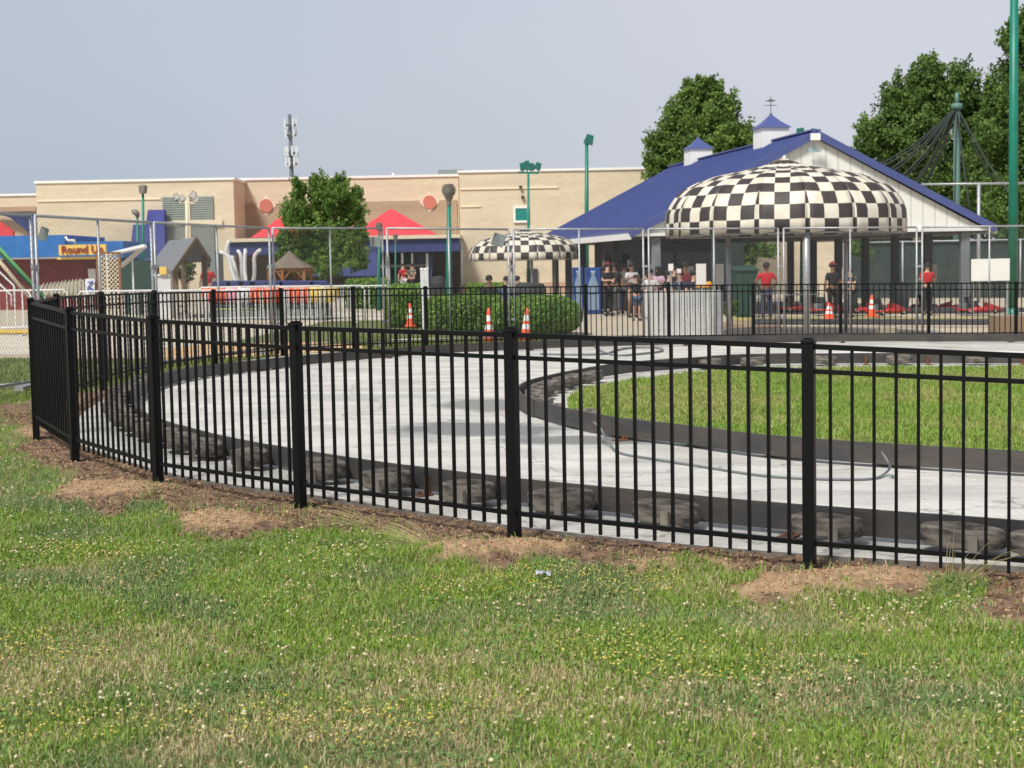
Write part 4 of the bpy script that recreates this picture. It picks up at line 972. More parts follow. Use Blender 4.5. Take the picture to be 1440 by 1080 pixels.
def text(body, c, h, m, nm, parent, rz=0, sx=1.0, bold=.01, depth=.02):
    cu = bpy.data.curves.new(nm, 'FONT'); cu.body = body; cu.size = h; cu.extrude = depth; cu.offset = bold; cu.align_x = 'CENTER'; cu.align_y = 'CENTER'
    to = bpy.data.objects.new(nm+'_tmp', cu); C.objects.link(to); bpy.context.view_layer.update()
    me = bpy.data.meshes.new_from_object(to.evaluated_get(bpy.context.evaluated_depsgraph_get())); bpy.data.objects.remove(to)
    me.transform(Matrix.Scale(sx, 4, (1, 0, 0))); me.transform(Matrix.Rotation(PI/2, 4, 'X')); me.transform(Matrix.Rotation(rz, 4, 'Z'))
    me.transform(Matrix.Translation(Vector(c)-(WL[parent.name] if parent else Vector((0, 0, 0)))))
    me.materials.clear(); me.materials.append(m); o = bpy.data.objects.new(nm, me); C.objects.link(o); o.parent = parent; return o
text('Round Up', wp(115.5, 351.2, 57.47), .40, M['signr'], 'lettering', sg, sx=.93, bold=.006)
rbx(124, 134, 378, 397, 58.5, .1, M['white'], 'notice_board')
# slide / ramp structure at left
st = thing('ride_ramp', 'green and cream sloping ride beams with white handrails at the left edge', 'ride structure', wp(10, 420, 46))
for (a, c, m_, r) in (((-40, 307), (66, 421), M['green_p'], .055), ((-40, 313), (60, 421), M['dgreen'], .04), ((-40, 320), (45, 422), M['cream'], .06)):
    if m_ is M['green_p']: m_ = mat('bright_green_paint', (.10, .40, .12), .5)
    b = MB(); b.smooth = True; b.tube([wp(*a, 46), wp(*c, 46)], r, 6); b.build('beam', m_, st)
for pts in (((-30, 362), (0, 383), (20, 402), (21, 425)), ((-30, 378), (0, 400), (16, 415), (16, 430))):
    b = MB(); b.smooth = True; b.tube([wp(*q, 45) for q in pts], .028, 6); b.build('handrail', M['whitem'], st)
# tan sloping shelter roof
tr = thing('low_shelter', 'low tan ribbed shelter roof standing below the red wall', 'shelter', wp(95, 420, 50))
b = MB(); b.prism([wp(57, 401, 50), wp(118, 393, 50), wp(119, 415, 48.5), wp(50, 415, 48.5)], (0, .1, -.04))
for k in range(1, 12):
    u = k/12; p0_ = wp(57, 401, 50).lerp(wp(118, 393, 50), u); p1_ = wp(50, 415, 48.5).lerp(wp(119, 415, 48.5), u); b.bar(p0_+Vector((0, -.01, .03)), p1_+Vector((0, -.01, .03)), .04)
b.build('roof', mat('tan_ribbed_metal', (.36, .32, .24), .7), tr)
b = MB()
for px in (58, 112): q = wp(px, 414, 49); b.bar(q, Vector((q.x, q.y, zg(q.x)-.1)), .08)
b.build('post', M['wood2'], tr)
# pictogram board
c = wp(126.5, 403, 44); sb_ = thing('ride_sign', 'white board with blue pictogram beside the tan shelter', 'sign', (c.x, 44, zg(c.x)))
x0, x1, z0, z1 = ext(120, 133, 392, 414, 44); b = MB(); b.box(x0, x1, 44, 44.04, z0, z1); b.build('board', M['refl'], sb_)
b = MB(); b.box(c.x-.03, c.x+.03, 44.04, 44.1, zg(c.x)-.1, z0+.1); b.build('post', M['galv'], sb_)
b = MB(); b.smooth = True
for pts in (((124, 396), (128, 399), (124, 403), (129, 407)), ((123, 404), (124, 410), (129, 411), (131, 406))): b.tube([wp(*q, 43.97) for q in pts], .02, 5)
b.lathe([(0, -.01), (.035, -.01), (.035, .01), (0, .01)], wp(129, 396.5, 43.97), 10, 'y'); b.build('pictogram', M['blueart'], sb_)
# lattice gate frame
lg = thing('lattice_screen', 'timber framed lattice screen right of the yellow lettered sign', 'screen', wp(150, 420, 48))
x0, x1, z0, z1 = ext(136, 170, 357, 420, 48); b = MB(); zb = zg(x0)-.1
b.box(x1-.06, x1, 48, 48.08, zb, z1); b.box(x0, x0+.06, 48, 48.08, zb, z1); b.box(x0, x1, 47.99, 48.07, z1, z1+.06); b.build('frame', M['wood'], lg)
b = MB(); hh = z1-zb; k = -hh
while k < x1-x0:
    for s_ in (0, 1):
        xa_, za_, xb_, zb_ = k, 0, k+hh, hh
        if xa_ < 0: za_ = -xa_; xa_ = 0
        if xb_ > x1-x0: zb_ = hh-(xb_-(x1-x0)); xb_ = x1-x0
        if xb_-xa_ < .03: continue
        if s_: xa_, xb_ = (x1-x0)-xa_, (x1-x0)-xb_
        b.bar((x0+xa_, 48.03+s_*.015, zb+za_), (x0+xb_, 48.03+s_*.015, zb+zb_), .03, .012, up=(0, 1, 0))
    k += .13
b.build('lattice', M['cream'], lg)
# striped awning with strut
sa = thing('striped_awning', 'small white awning on slanted struts between lattice screen and lamp poles', 'awning', wp(180, 420, 52))
b = MB(); b.prism([wp(146, 356.5, 52), wp(203, 343, 52), wp(204, 347, 50.5), wp(150, 359, 50.5)], (0, .05, -.06)); b.build('canvas', M['white'], sa)
b = MB(); b.bar(wp(204, 346, 50.6), wp(171, 374, 51.5), .11); b.bar(wp(186, 360, 51), (wp(186, 360, 51).x, 51, zg(-12)-.1), .05); b.bar(wp(150, 359, 51), (wp(150, 359, 51).x, 51, zg(-12)-.1), .05); b.build('strut', M['white'], sa)
b = MB(); x0, x1, z0, z1 = ext(171, 215, 366, 410, 53); b.box(x0, x1, 53, 54.5, zg(-13)-.1, z1); one('dark_kiosk', b, M['dgreen'], 'dark green kiosk in shade under the small white awning', 'kiosk', loc=(x0, 53, zg(-13)))

# ------------------------------------------------------------------ timber shelter with grey roof
ws = thing('timber_shelter', 'timber shelter with grey shingle gable roof in front of the louvred windows', 'shelter', wp(255, 425, 50))
RL, RR = wp(238, 341, 52.5), wp(276, 337.5, 50); EL, ER = wp(214, 372, 51.3), wp(243, 385, 48.6); BR = wp(296, 368, 51.2); BL = BR+(RL-RR)
b = MB(); up = Vector((0, 0, .07)); b.prism([RL, RR, ER, EL], up); b.prism([RR+Vector((0, 0, .003)), RL+Vector((0, 0, .003)), BL, BR], up); b.build('roof', M['shingle'], ws)
b = MB(); b.bar(RR+Vector((0, -.02, .02)), ER+Vector((0, -.02, .02)), .05, .14); b.bar(RR+Vector((0, -.02, .02)), BR+Vector((0, -.02, .02)), .05, .14); b.build('bargeboard', M['wood2'], ws)
for q, f in ((ER, .15), (BR, .12), (EL, .12), (BL, .12)):
    p = q.lerp((RL+RR)/2, .22); b = MB(); b.box(p.x-.075, p.x+.075, p.y-.075, p.y+.075, zg(p.x)-.1, p.z); b.build('post', M['wood2'], ws)
b = MB(); x0, x1, z0, z1 = ext(219, 240, 388, 412, 49.5); b.box(x0, x1, 49.5, 50.2, zg(x0)-.1, z1); b.box(x0-.05, x1+.05, 49.45, 50.25, z1, z1+.06); b.build('counter', M['whitem'], ws)
b = MB(); x0, x1, z0, z1 = ext(224, 234, 375, 386, 49.4); b.box(x0, x1, 49.4, 49.46, z0, z1); b.build('menu_board', M['signy'], ws)
# dark kiosk behind
b = MB(); x0, x1, z0, z1 = ext(283, 303, 352, 412, 70); b.box(x0, x1, 70, 72, zg(x0)-.1, z1); o = one('grey_booth', b, M['tag'], 'narrow grey booth behind the timber shelter', 'booth', loc=(x0, 70, 0))

# ------------------------------------------------------------------ gazebo
gz0 = wp(409, 420, 72); gz = thing('gazebo', 'wooden hexagonal gazebo with brown shingle roof left of the round tree', 'gazebo', (gz0.x, 72, zg(gz0.x)))
ze = wp(409, 377, 72).z; za = wp(403, 352, 72).z; rg = .98
b = MB(); ring = [(gz0.x+math.cos(2*PI*k/6+.3)*rg*1.15, 72+math.sin(2*PI*k/6+.3)*rg*1.15, ze) for k in range(6)]; r2 = [(gz0.x+math.cos(2*PI*k/6+.3)*rg*.45, 72+math.sin(2*PI*k/6+.3)*rg*.45, ze+(za-ze)*.5) for k in range(6)]
b.add(ring+r2+[(gz0.x, 72, za)], [tuple(range(5, -1, -1))]+[(k, (k+1) % 6, 6+(k+1) % 6, 6+k) for k in range(6)]+[(6+k, 6+(k+1) % 6, 12) for k in range(6)]); b.build('roof', M['brownsh'], gz)
b = MB()
for k in range(6):
    a = 2*PI*k/6+.3; a2 = 2*PI*(k+1)/6+.3; p = Vector((gz0.x+math.cos(a)*rg, 72+math.sin(a)*rg, 0)); q = Vector((gz0.x+math.cos(a2)*rg, 72+math.sin(a2)*rg, 0))
    b.bar(p+Vector((0, 0, ze-.08)), q+Vector((0, 0, ze-.08)), .06, .16)
    for A, B in ((p, q), (q, p)):
        d_ = (B-A).normalized(); b.bar(A+Vector((0, 0, ze-.55)), A+d_*.35+Vector((0, 0, ze-.14)), .06)
    b.bar(p+Vector((0, 0, .9)), q+Vector((0, 0, .9)), .05)
b.build('arches', M['wood'], gz)
for k in range(6):
    a = 2*PI*k/6+.3; p = (gz0.x+math.cos(a)*rg, 72+math.sin(a)*rg); b = MB(); b.box(p[0]-.06, p[0]+.06, p[1]-.06, p[1]+.06, zg(gz0.x)-.1, ze-.02); b.build('post', M['wood'], gz)

# ------------------------------------------------------------------ spider ride with curved white arms
sp0 = wp(342, 420, 56); sr = thing('spinning_ride', 'spinning ride with tall curved white arms left of the gazebo', 'ride', (sp0.x, 56, zg(sp0.x)))
arms = [[(346, 412), (338, 404), (331, 395), (326, 380), (322, 365), (317, 358), (310, 354.5)], [(348, 412), (341, 405), (336, 396), (332, 383), (329, 370), (324, 362), (318, 357), (319.5, 346), (321.5, 340)], [(345, 410), (343, 400), (340, 388), (339.5, 370), (338, 358), (335, 353.5)], [(347, 412), (346.5, 400), (344.5, 382), (344, 366), (345, 352)], [(347, 412), (352, 402), (357, 392), (358, 378), (357.5, 364), (360, 356), (365.5, 352)]]
for k, a in enumerate(arms):
    b = MB(); b.smooth = True; pts = catmull([wp(px, py, 56+((k % 3)-1)*.5) for px, py in a], .25); b.tube(pts, [.065]*len(pts), 8); b.lathe([(0, -.07), (.05, -.05), (.065, 0), (.05, .05), (0, .07)], pts[-1], 10); b.build('arm', M['whitem'], sr)
b = MB(); b.smooth = True; b.lathe([(.9, -1.4), (.9, .0), (.5, .25), (.2, .4), (0, .42)], (sp0.x, 56, wp(342, 412, 56).z), 20); b.build('hub', mat('lime_green_hub', (.35, .55, .12), .5), sr)
b = MB()
for k in range(1, 14):
    for a in (arms[2], arms[4]):
        P = catmull([wp(px, py, 55.9) for px, py in a], .25); i = min(len(P)-1, int(len(P)*k/15)); q = P[i]; b.lathe([(0, -.03), (.035, 0), (0, .03)], (q.x-.07, q.y-.05, q.z), 6)
b.build('lamp_bulbs', M['red'], sr)

# ------------------------------------------------------------------ kiddie ride tubs
def tub(bodym):
    r = thing('ride_car', '', 'ride car', (0, 0, 0), 'small bright ride cars behind the left fence')
    b = MB(); b.smooth = True; k = [(.30, 0), (.46, .06), (.55, .25), (.56, .5), (.50, .52), (.46, .3), (.3, .18), (0, .16)]
    b.lathe([(a, z+.15) for a, z in k], n=20); b.v = [(x*1.15, y*.8, z) for x, y, z in b.v]; b.build('tub', bodym, r)
    b = MB(); b.bbox(-.3, .3, .05, .25, .35, .85, .04); b.build('seat_back', M['navy'], r)
    b = MB(); b.smooth = True; b.lathe([(.35, 0), (.36, .08), (.3, .15), (0, .15)], n=16); b.build('base', M['dcol'], r)
    return r
specs = [('orange', 313, 'orange ride car at the left end of the row behind the fence'), ('pink', 331, 'pink ride car beside the leftmost orange one'), ('refl', 348, 'white ride car between the pink and orange ones'), ('orange', 364, 'orange ride car right of the white one'), ('orange', 386, 'orange ride car directly left of a far fence post under the gazebo'), ('orange', 406, 'orange ride car under the gazebo posts'), ('orange', 430, 'wide orange ride car in front of the round tree'), ('yellow', 449, 'yellow-orange ride car at the right end of the row')]
for k, (cm, px, lab) in enumerate(specs):
    r = tub(M[cm]); q = col(px, 48.5); place(r, q, 0, lab); r.location.z += .28
pl = thing('ride_platform', 'low platform ring under the bright ride cars', 'platform', col(380, 49)); b = MB(); q0 = col(298, 48); q1 = col(460, 48); b.box(q0.x, q1.x, 47.7, 49.5, zg(q0.x)-.1, zg(q0.x)+.2); b.build('deck', M['tag'], pl)

# ------------------------------------------------------------------ crowd barriers
def barrier(w=2.2, h=1.05, vert=11, m='whitem'):
    r = thing('crowd_barrier', '', 'barrier', (0, 0, 0))
    b = MB(); b.smooth = True; b.tube([(-w/2, 0, .02), (-w/2, 0, h-.1), (-w/2+.1, 0, h), (w/2-.1, 0, h), (w/2, 0, h-.1), (w/2, 0, .02)], .02, 6); b.tube([(-w/2, 0, .18), (w/2, 0, .18)], .016, 6); b.build('frame', M[m], r)
    for k in range(vert): x = -w/2+w*(k+1)/(vert+1); b = MB(); b.tube([(x, 0, .18), (x, 0, h)], .011, 5); b.build('upright', M[m], r)
    for s_ in (-1, 1): b = MB(); b.bar((s_*(w/2-.2), -.3, .015), (s_*(w/2-.2), .3, .015), .04, .03); b.build('foot', M[m], r)
    return r
bp_ = barrier()
place(bp_, col(1074, 40.3), 0, 'white steel crowd barrier left of the canopy pole under the large canopy'); bp_['group'] = 'white crowd barriers'; bp_.scale = (.285, 1, .85)
bp_.scale = (.3, 1, .82)
o = copy_tree(bp_); place(o, col(1129, 39.8), 0, 'white steel crowd barrier right of the canopy pole, near the orange cone'); o.scale = (.38, 1, .82)
for k, (px, D, rz, lab) in enumerate([(-22, 37, .1, 'white crowd barrier at the left edge, left part cut off'), (33, 38, .02, 'white crowd barrier at left beside the chain-link joint'), (173, 43, 0, 'white crowd barrier in front of the dark kiosk'), (228, 43.2, 0, 'white crowd barrier below the timber shelter roof'), (283, 43.4, 0, 'white crowd barrier where the red-shirted figure stands'), (340, 44.5, 0, 'white crowd barrier in front of the white ride arms'), (397, 45, 0, 'white crowd barrier in front of the gazebo'), (454, 45.5, 0, 'white crowd barrier in front of the round tree trunk'), (510, 46, 0, 'white crowd barrier left of the tall hedge')]):
    o = copy_tree(bp_); place(o, col(px, D), rz, lab); o.scale = (1.12 if k > 1 else 1.0, 1, 1.02)
    o.location.z -= .17 if 1 < k < 5 else .08
# white slatted screen in front of seated people
vs_ = thing('slatted_screen', 'pale grey slatted screen in front of the seated people', 'screen', col(965, 36)); x0 = col(904, 36).x; x1 = col(1006, 36).x; n = 13
zt = wp(955, 408.5, 36).z; b = MB()
for k in range(n):
    xa_ = x0+(x1-x0)*k/n; b.box(xa_+.008, xa_+(x1-x0)/n-.008, 36, 36.03, zg(xa_)-.08, zt)
b.build('slats', mat('pale_grey_slat', (.55, .56, .55), .6, c2=(.47, .48, .47), scale=3), vs_); b = MB(); b.box(x0, x1, 36.035, 36.09, zt-.12, zt-.05); b.box(x0, x1, 36.035, 36.09, zt-.95, zt-.88); b.build('rail', M['galv'], vs_)
for px, w, yt, D, lab in ((1011, 12, 372, 35.6, 'wide pale grey square post at the left pole line of the large canopy'),):
    x_0, x_1, z0_, z1_ = ext(px-w/2, px+w/2, 420, 475, D); b = MB(); b.bbox(x_0, x_1, D, D+.19, zg(x_0)-.1, wp(px, 408, D).z, .02); one('square_post', b, M['galv'], lab, 'post', loc=(x_0, D, zg(x_0)))

# ------------------------------------------------------------------ sign boards
def board(p0, p1, y0, y1, D, lab, m='white', legs=True, nm='white_board'):
    x0, x1, z0, z1 = ext(p0, p1, y0, y1, D); r = thing(nm, lab, 'board', ((x0+x1)/2, D, zg(x0)), 'blank white boards around the pavilion')
    b = MB(); b.box(x0, x1, D, D+.03, z0, z1); b.build('panel', M[m], r, bevel=.005)
    if legs:
        b = MB()
        for xx in ((x0+.06, x1-.06) if x1-x0 > .5 else ((x0+x1)/2,)): b.box(xx-.025, xx+.025, D+.03, D+.08, zg(xx)-.1, z1-.05)
        b.build('leg', M['galv'], r)
board(979, 993, 371, 402, 41, 'blank white board above the seated people'); board(1005, 1018, 371, 400, 40, 'tall narrow white board left of the green bins')
board(1366, 1420, 364, 395, 48, 'largest blank white board beside the thick green pole'); board(940, 947, 371, 381, 43, 'small white notice nearest the grey front column'); board(952, 958, 378, 384, 43.2, 'tiny white notice right of another small one')
board(1311, 1318, 372, 396, 55, 'pale upright board beside the red-shirted worker at right', m='stone'); board(1128, 1136, 391, 397, 58, 'small white notice hung low beside a thin green pole')
# white post pair by hedge
for px, lab in ((595.5, 'left of two white square posts beside the tall hedge'), (601, 'right of two white square posts beside the tall hedge')):
    q = col(px, 41); b = MB(); b.bbox(q.x-.05, q.x+.05, 41, 41.1, zg(q.x)-.1, wp(px, 379, 41).z, .01); b.lathe([(.075, 0), (.05, .03), (0, .05)], (q.x, 41.05, wp(px, 379, 41).z), 4); one('white_post', b, M['whitem'], lab, 'post', 'white square posts', loc=q)

# ------------------------------------------------------------------ cones
def cone():
    r = thing('traffic_cone', '', 'traffic cone', (0, 0, 0), 'orange traffic cones')
    b = MB(); b.bbox(-.18, .18, -.18, .18, 0, .035, .01); b.build('base', M['orange'], r)
    def rad(z): return .135-(z-.035)*.155
    for nm, za_, zb_, m_ in (('lower_body', .035, .25, 'orange'), ('reflective_band', .25, .36, 'refl'), ('middle_body', .36, .43, 'orange'), ('reflective_band', .43, .56, 'refl'), ('tip', .56, .71, 'orange')):
        b = MB(); b.smooth = True; e = .002 if m_ == 'refl' else 0; pr = [(rad(za_)+e, za_), (rad(zb_)+e, zb_)]
        if nm == 'tip': pr += [(.02, .715), (.012, .70), (.012, .6)]
        b.lathe(pr, n=16); b.build(nm, M[m_], r)
    return r
cn = cone(); place(cn, col(577, 41), 0, 'orange cone with white bands standing by the tall hedge'); cn.scale = (.8, .8, .85)
o = copy_tree(cn); place(o, col(688, 33.9), .4, 'orange cone with white bands in front of the low hedge, left of a pair'); o.location.z -= .04; o.scale = (.9, .9, 1)
o = copy_tree(cn); place(o, col(739, 34.1), .9, 'orange cone with white bands in front of the low hedge, right of a pair'); o.location.z -= .04; o.rotation_euler = (0, .1, .9); o.scale = (.9, .9, 1)
o = copy_tree(cn); place(o, col(1166, 46), .2, 'squat orange cone beside the crowd barrier under the large canopy'); o.scale = (1.1, 1.1, .72)
o = copy_tree(cn); place(o, col(1226, 49), .2, 'orange cone left of the red karts under the pavilion'); o.scale = (.9, .9, .95)

# ------------------------------------------------------------------ hedges
M['leaf'] = attr_mat('leaf_green', .6, .35)
def leaf_cloud(name, pts, size, cols, parent, flat=0):
    n = len(pts); s = size*rng.uniform(.6, 1.3, n); a = rng.normal(size=(n, 3)); a /= np.linalg.norm(a, axis=1)[:, None]; bq = rng.normal(size=(n, 3)); bq -= (bq*a).sum(1)[:, None]*a; bq /= np.linalg.norm(bq, axis=1)[:, None]
    co = np.stack([pts-a*s[:, None]*.5, pts+bq*s[:, None]*.32, pts+a*s[:, None]*.5, pts-bq*s[:, None]*.32], 1)
    off = np.array(WL[parent.name][:]) if parent is not None else np.zeros(3)
    o = np_mesh(name, (co-off).reshape(-1, 3), np.full(n, 4), np.arange(4*n), np.repeat(cols, 4, 0), M['leaf']); o.parent = parent; WL[o.name] = Vector(off); return o
def hedge(p0, p1, D, dep, ztop, lab, n, size=.07, rnd=False):
    x0, x1 = col(p0, D).x, col(p1, D).x; z0 = zg(x0)-.1; root = thing('hedge', lab, 'hedge', ((x0+x1)/2, D, z0), 'clipped green hedges beyond the track')
    # rounded box shell points
    P = []
    hx, hy, hz = (x1-x0)/2, dep/2, (ztop-z0)/2; c = np.array([(x0+x1)/2, D+hy, z0+hz])
    d = rng.normal(size=(n, 3)); e = 2.6 if rnd else 5.0
    d /= (np.abs(d[:, 0])**e+np.abs(d[:, 1])**e+np.abs(d[:, 2])**e)[:, None]**(1/e)
    # area-fair sampling along x
    if not rnd: d[:, 0] = np.where(np.abs(d[:, 0]) < .98, rng.uniform(-1, 1, n)*np.minimum(1, .985), d[:, 0])
    rr_ = rng.uniform(.86, 1.02, n)[:, None]; k = 1-.12*np.abs(d[:, 0])**8
    pts = c+d*np.array([hx, hy, hz])*np.stack([np.ones(n), k, k], 1)*np.concatenate([np.ones((n, 1)), rr_, rr_], 1)
    lump = np.array([noise.noise(Vector(q)*1.6) for q in pts])[:, None]*.07; pts = pts+np.array([0, -1, 1])*lump
    v = np.clip(rng.random(n)*.8+np.array([noise.noise(Vector(q)*2.5+Vector((9, 9, 9))) for q in pts])*.5, 0, 1)
    leaf_cloud('foliage', pts, size, mixc((.08, .19, .025), (.34, .52, .11), v), root)
    b = MB(); ii_ = .42 if rnd else .2; b.bbox(x0+ii_, x1-ii_, D+ii_, D+dep-ii_, z0, ztop-(.34 if rnd else .14), .12); b.build('dark_core', mat('hedge_inner', (.03, .05, .015), .95), root)  # solid dark box filling the inside of the foliage shell
hedge(541, 597, 41.5, 2.2, wp(566, 400, 41.5).z, 'tall clipped hedge under the blue entrance awning', 14000)
hedge(600, 706, 38.6, 2.0, wp(650, 417, 38.6).z, 'low wide hedge behind the left cone of a pair', 16000)
hedge(692, 822, 36.6, 2.4, wp(760, 417, 36.6).z, 'rounded low hedge ending left of the vending machines', 22000, rnd=True)
hedge(484, 545, 60, 2.0, wp(505, 392, 60).z, 'distant yellow-green hedge left of the entrance doors', 5000, .1)
hedge(655, 735, 85, 2.0, wp(700, 398, 85).z, 'narrow shrub row along the foot of the right brick wall', 5000, .13)

# ------------------------------------------------------------------ trees
def tree(px, D, crown, trunk_r, lab, n, size, cols, name='tree', group=None, dens_in=.35, base_off=0):
    q = col(px, D); z0 = q.z-.1; root = thing(name, lab, 'tree', (q.x, D, z0), group)
    blobs = []
    for (bx, by, rx, ry) in crown:   # pixel blobs
        c = wp(bx, by, D); s = D/F; blobs.append((c.x, rng.uniform(-.3, .3)*rx*s, c.z, rx*s, ry*s))
        blobs.append((c.x+rng.uniform(-.25, .25)*rx*s, rng.uniform(-1.1, 1.1)*rx*s, c.z-rng.uniform(.0, .35)*ry*s, rx*s*.85, ry*s*.85))
    B0 = np.array(blobs); w = (B0[:, 3]*B0[:, 4])**.8; w /= w.sum(); K = max(24, int(n/70)); ci = rng.choice(len(blobs), K, p=w); B = B0[ci]
    d = rng.normal(size=(K, 3)); d /= np.linalg.norm(d, axis=1)[:, None]; r = rng.random(K)**.42*rng.uniform(.80, 1.05, K)
    cc_ = np.stack([B[:, 0]+d[:, 0]*B[:, 3]*r, D+B[:, 1]+d[:, 1]*B[:, 3]*r, B[:, 2]+d[:, 2]*B[:, 4]*r], 1)
    ax = d+np.array([0, 0, .75]); ax /= np.linalg.norm(ax, axis=1)[:, None]          # each spray of leaves points up and outward
    cs = np.minimum(B[:, 3], B[:, 4])*rng.uniform(.10, .26, K)+size*1.1
    li = rng.integers(0, K, n); g = np.clip(rng.normal(size=(n, 3)), -2.0, 2.0)*.42; al = rng.uniform(-1, 1.35, n)
    taper = np.clip(1.15-.55*(al+1)/2, .3, 1.2)[:, None]
    pts = cc_[li]+ax[li]*(al*cs[li])[:, None]+g*cs[li][:, None]*taper
    tone = rng.uniform(-.35, .35, K)[li]
    m_ = n; v = np.clip(rng.random(m_)*.7+.15+tone, 0, 1)
    leaf_cloud('crown', pts, size, mixc(cols[0], cols[1], v), root)
    b = MB(); b.smooth = True; top = max(B_[2] for B_ in blobs); mx = Vector((sum(b_[0] for b_ in blobs)/len(blobs), D, 0)); low = min(b_[2]-b_[4] for b_ in blobs)
    fork = Vector((q.x, D, z0+max(.6, (low-z0)*.8+.3))); b.tube([Vector((q.x, D, z0)), fork.lerp(Vector((q.x, D, z0)), .5)+Vector((.02, 0, 0)), fork], trunk_r, 10, trunk_r*.75)
    tr_ = b.build('trunk', M['bark'], root); WL[tr_.name] = WL[root.name]
    b = MB(); b.smooth = True
    for (bx, by, bz, rx, rz) in blobs:
        t = Vector((bx, D+by, bz)); m2 = fork.lerp(t, .5)+Vector((0, 0, .1*(t-fork).length)); b.tube([fork, m2, t], [trunk_r*.5, trunk_r*.3, trunk_r*.08], 6)
    b.build('limb', M['bark'], tr_)
    return root
GL = ((.055, .13, .022), (.27, .42, .10))
tree(462, 79, [(455, 330, 46, 42), (420, 305, 22, 24), (452, 272, 20, 30), (478, 280, 22, 28), (498, 296, 14, 22), (420, 350, 26, 26), (490, 345, 26, 28), (455, 368, 30, 18), (420, 268, 9, 18), (446, 258, 9, 16), (478, 258, 8, 14), (501, 275, 7, 13), (405, 300, 9, 12), (509, 330, 8, 18), (400, 340, 9, 20), (425, 372, 22, 14), (500, 368, 14, 12), (400, 362, 12, 14)], .12, 'dense round green tree standing left of the blue entrance awning', 70000, .13, GL, 'maple_tree')
tree(985, 88, [(985, 190, 52, 46), (945, 215, 32, 34), (1030, 205, 30, 36), (985, 140, 26, 28), (955, 165, 24, 24), (1012, 150, 24, 24), (925, 235, 22, 24), (1048, 225, 15, 22), (985, 240, 55, 40), (992, 122, 12, 13), (968, 130, 10, 14), (1005, 130, 12, 12), (920, 200, 12, 12), (1045, 190, 12, 14)], .3, 'broad green tree behind the pavilion between the two cupolas', 64000, .19, ((.05, .11, .02), (.25, .38, .09)), 'oak_tree', 'large trees behind the pavilion')
GD = ((.045, .10, .02), (.20, .32, .08))
tree(1290, 98, [(1290, 170, 60, 55), (1240, 195, 35, 35), (1330, 150, 40, 42), (1305, 105, 25, 24), (1280, 130, 28, 26), (1345, 115, 24, 22), (1225, 180, 20, 22), (1260, 150, 24, 24), (1300, 230, 90, 45), (1215, 215, 15, 18), (1365, 190, 30, 50), (1308, 90, 13, 12), (1200, 222, 8, 9), (1330, 270, 80, 45), (1250, 140, 10, 12), (1375, 150, 26, 34), (1395, 185, 30, 40), (1385, 230, 40, 40)], .35, 'wide dark green tree behind the right slope of the pavilion roof', 72000, .22, GD, 'oak_tree', 'large trees behind the pavilion')
tree(1450, 90, [(1450, 150, 60, 75), (1440, 80, 32, 42), (1425, 55, 18, 22), (1410, 130, 26, 32), (1420, 200, 50, 50), (1460, 40, 30, 30), (1432, 38, 12, 14), (1398, 170, 22, 28), (1430, 280, 50, 60), (1500, 120, 50, 80)], .35, 'tallest tree, partly cut off by the right edge behind the green pole', 60000, .21, GD, 'oak_tree', 'large trees behind the pavilion')
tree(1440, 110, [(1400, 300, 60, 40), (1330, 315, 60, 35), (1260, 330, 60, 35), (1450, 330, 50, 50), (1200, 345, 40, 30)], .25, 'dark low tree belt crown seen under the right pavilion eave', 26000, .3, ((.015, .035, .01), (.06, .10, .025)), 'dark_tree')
tree(1060, 76, [(1050, 340, 26, 14), (1070, 350, 30, 14), (1030, 345, 18, 10), (1045, 362, 16, 10)], .08, 'small leafy tree seen through the open pavilion above the green bins', 5000, .15, GD, 'young_tree')
tree(1196, 76, [(1200, 340, 16, 12), (1210, 352, 18, 12), (1190, 330, 14, 9)], .08, 'small leafy tree seen through the pavilion right of the thin green pole', 3000, .15, GD, 'young_tree')
tree(258, 66, [(258, 385, 10, 14), (263, 375, 8, 10)], .06, 'small bright bush seen through the timber shelter', 1800, .12, ((.06, .11, .02), (.16, .24, .05)), 'bush')
tree(1027, 43, [(1027, 437, 7, 8), (1032, 432, 5, 6)], .03, 'small shrub in the gravel bed left of the green bins', 1500, .07, ((.07, .13, .02), (.17, .25, .05)), 'bush')

# ------------------------------------------------------------------ lamp posts and masts
def globe_lamp(px, D, ytop, rpx, label, pr=.075, m='green_p', group='globe lamps on green poles'):
    q = col(px, D); c = wp(px, ytop, D); r = rpx*D/F; root = thing('street_lamp', label, 'street lamp', q, group); c.x = q.x+(c.x-q.x)*1.0
    b = MB(); b.smooth = True; b.tube([(q.x, D, q.z-.1), (c.x, D, c.z-r*1.6)], pr, 10, pr*.5); b.build('pole', M[m], root)
    b = MB(); b.smooth = True; b.lathe([(r*.35, -r*1.9), (r*.3, -r*1.3), (r*.55, -r*1.0), (r*.6, -r*.8)], c, 14); b.build('neck', M['lampb'], root)
    b = MB(); b.smooth = True
    for k in range(9):
        z0 = -r*.85+k*r*.2; rr0 = r*math.sqrt(max(.05, 1-(z0/r)**2)); b.lathe([(rr0*.86, z0), (rr0, z0+.03*r), (rr0*.98, z0+.12*r), (rr0*.84, z0+.14*r)], c, 18)
    b.lathe([(r*.55, r*.82), (r*.3, r*.95), (0, r)], c, 18); o = b.build('globe_louvres', M['lampb'], root); WL[o.name] = WL[root.name]
    b = MB(); b.smooth = True; b.lathe([(.0, -r*.8), (r*.6, -r*.7), (r*.8, -.2*r), (r*.8, .3*r), (r*.5, r*.75), (0, r*.85)], c, 14); b.build('globe', M['lens'], o)
globe_lamp(631, 46, 268.5, 10.5, 'nearest globe lamp on thick green pole right of the red tent roof', .11)
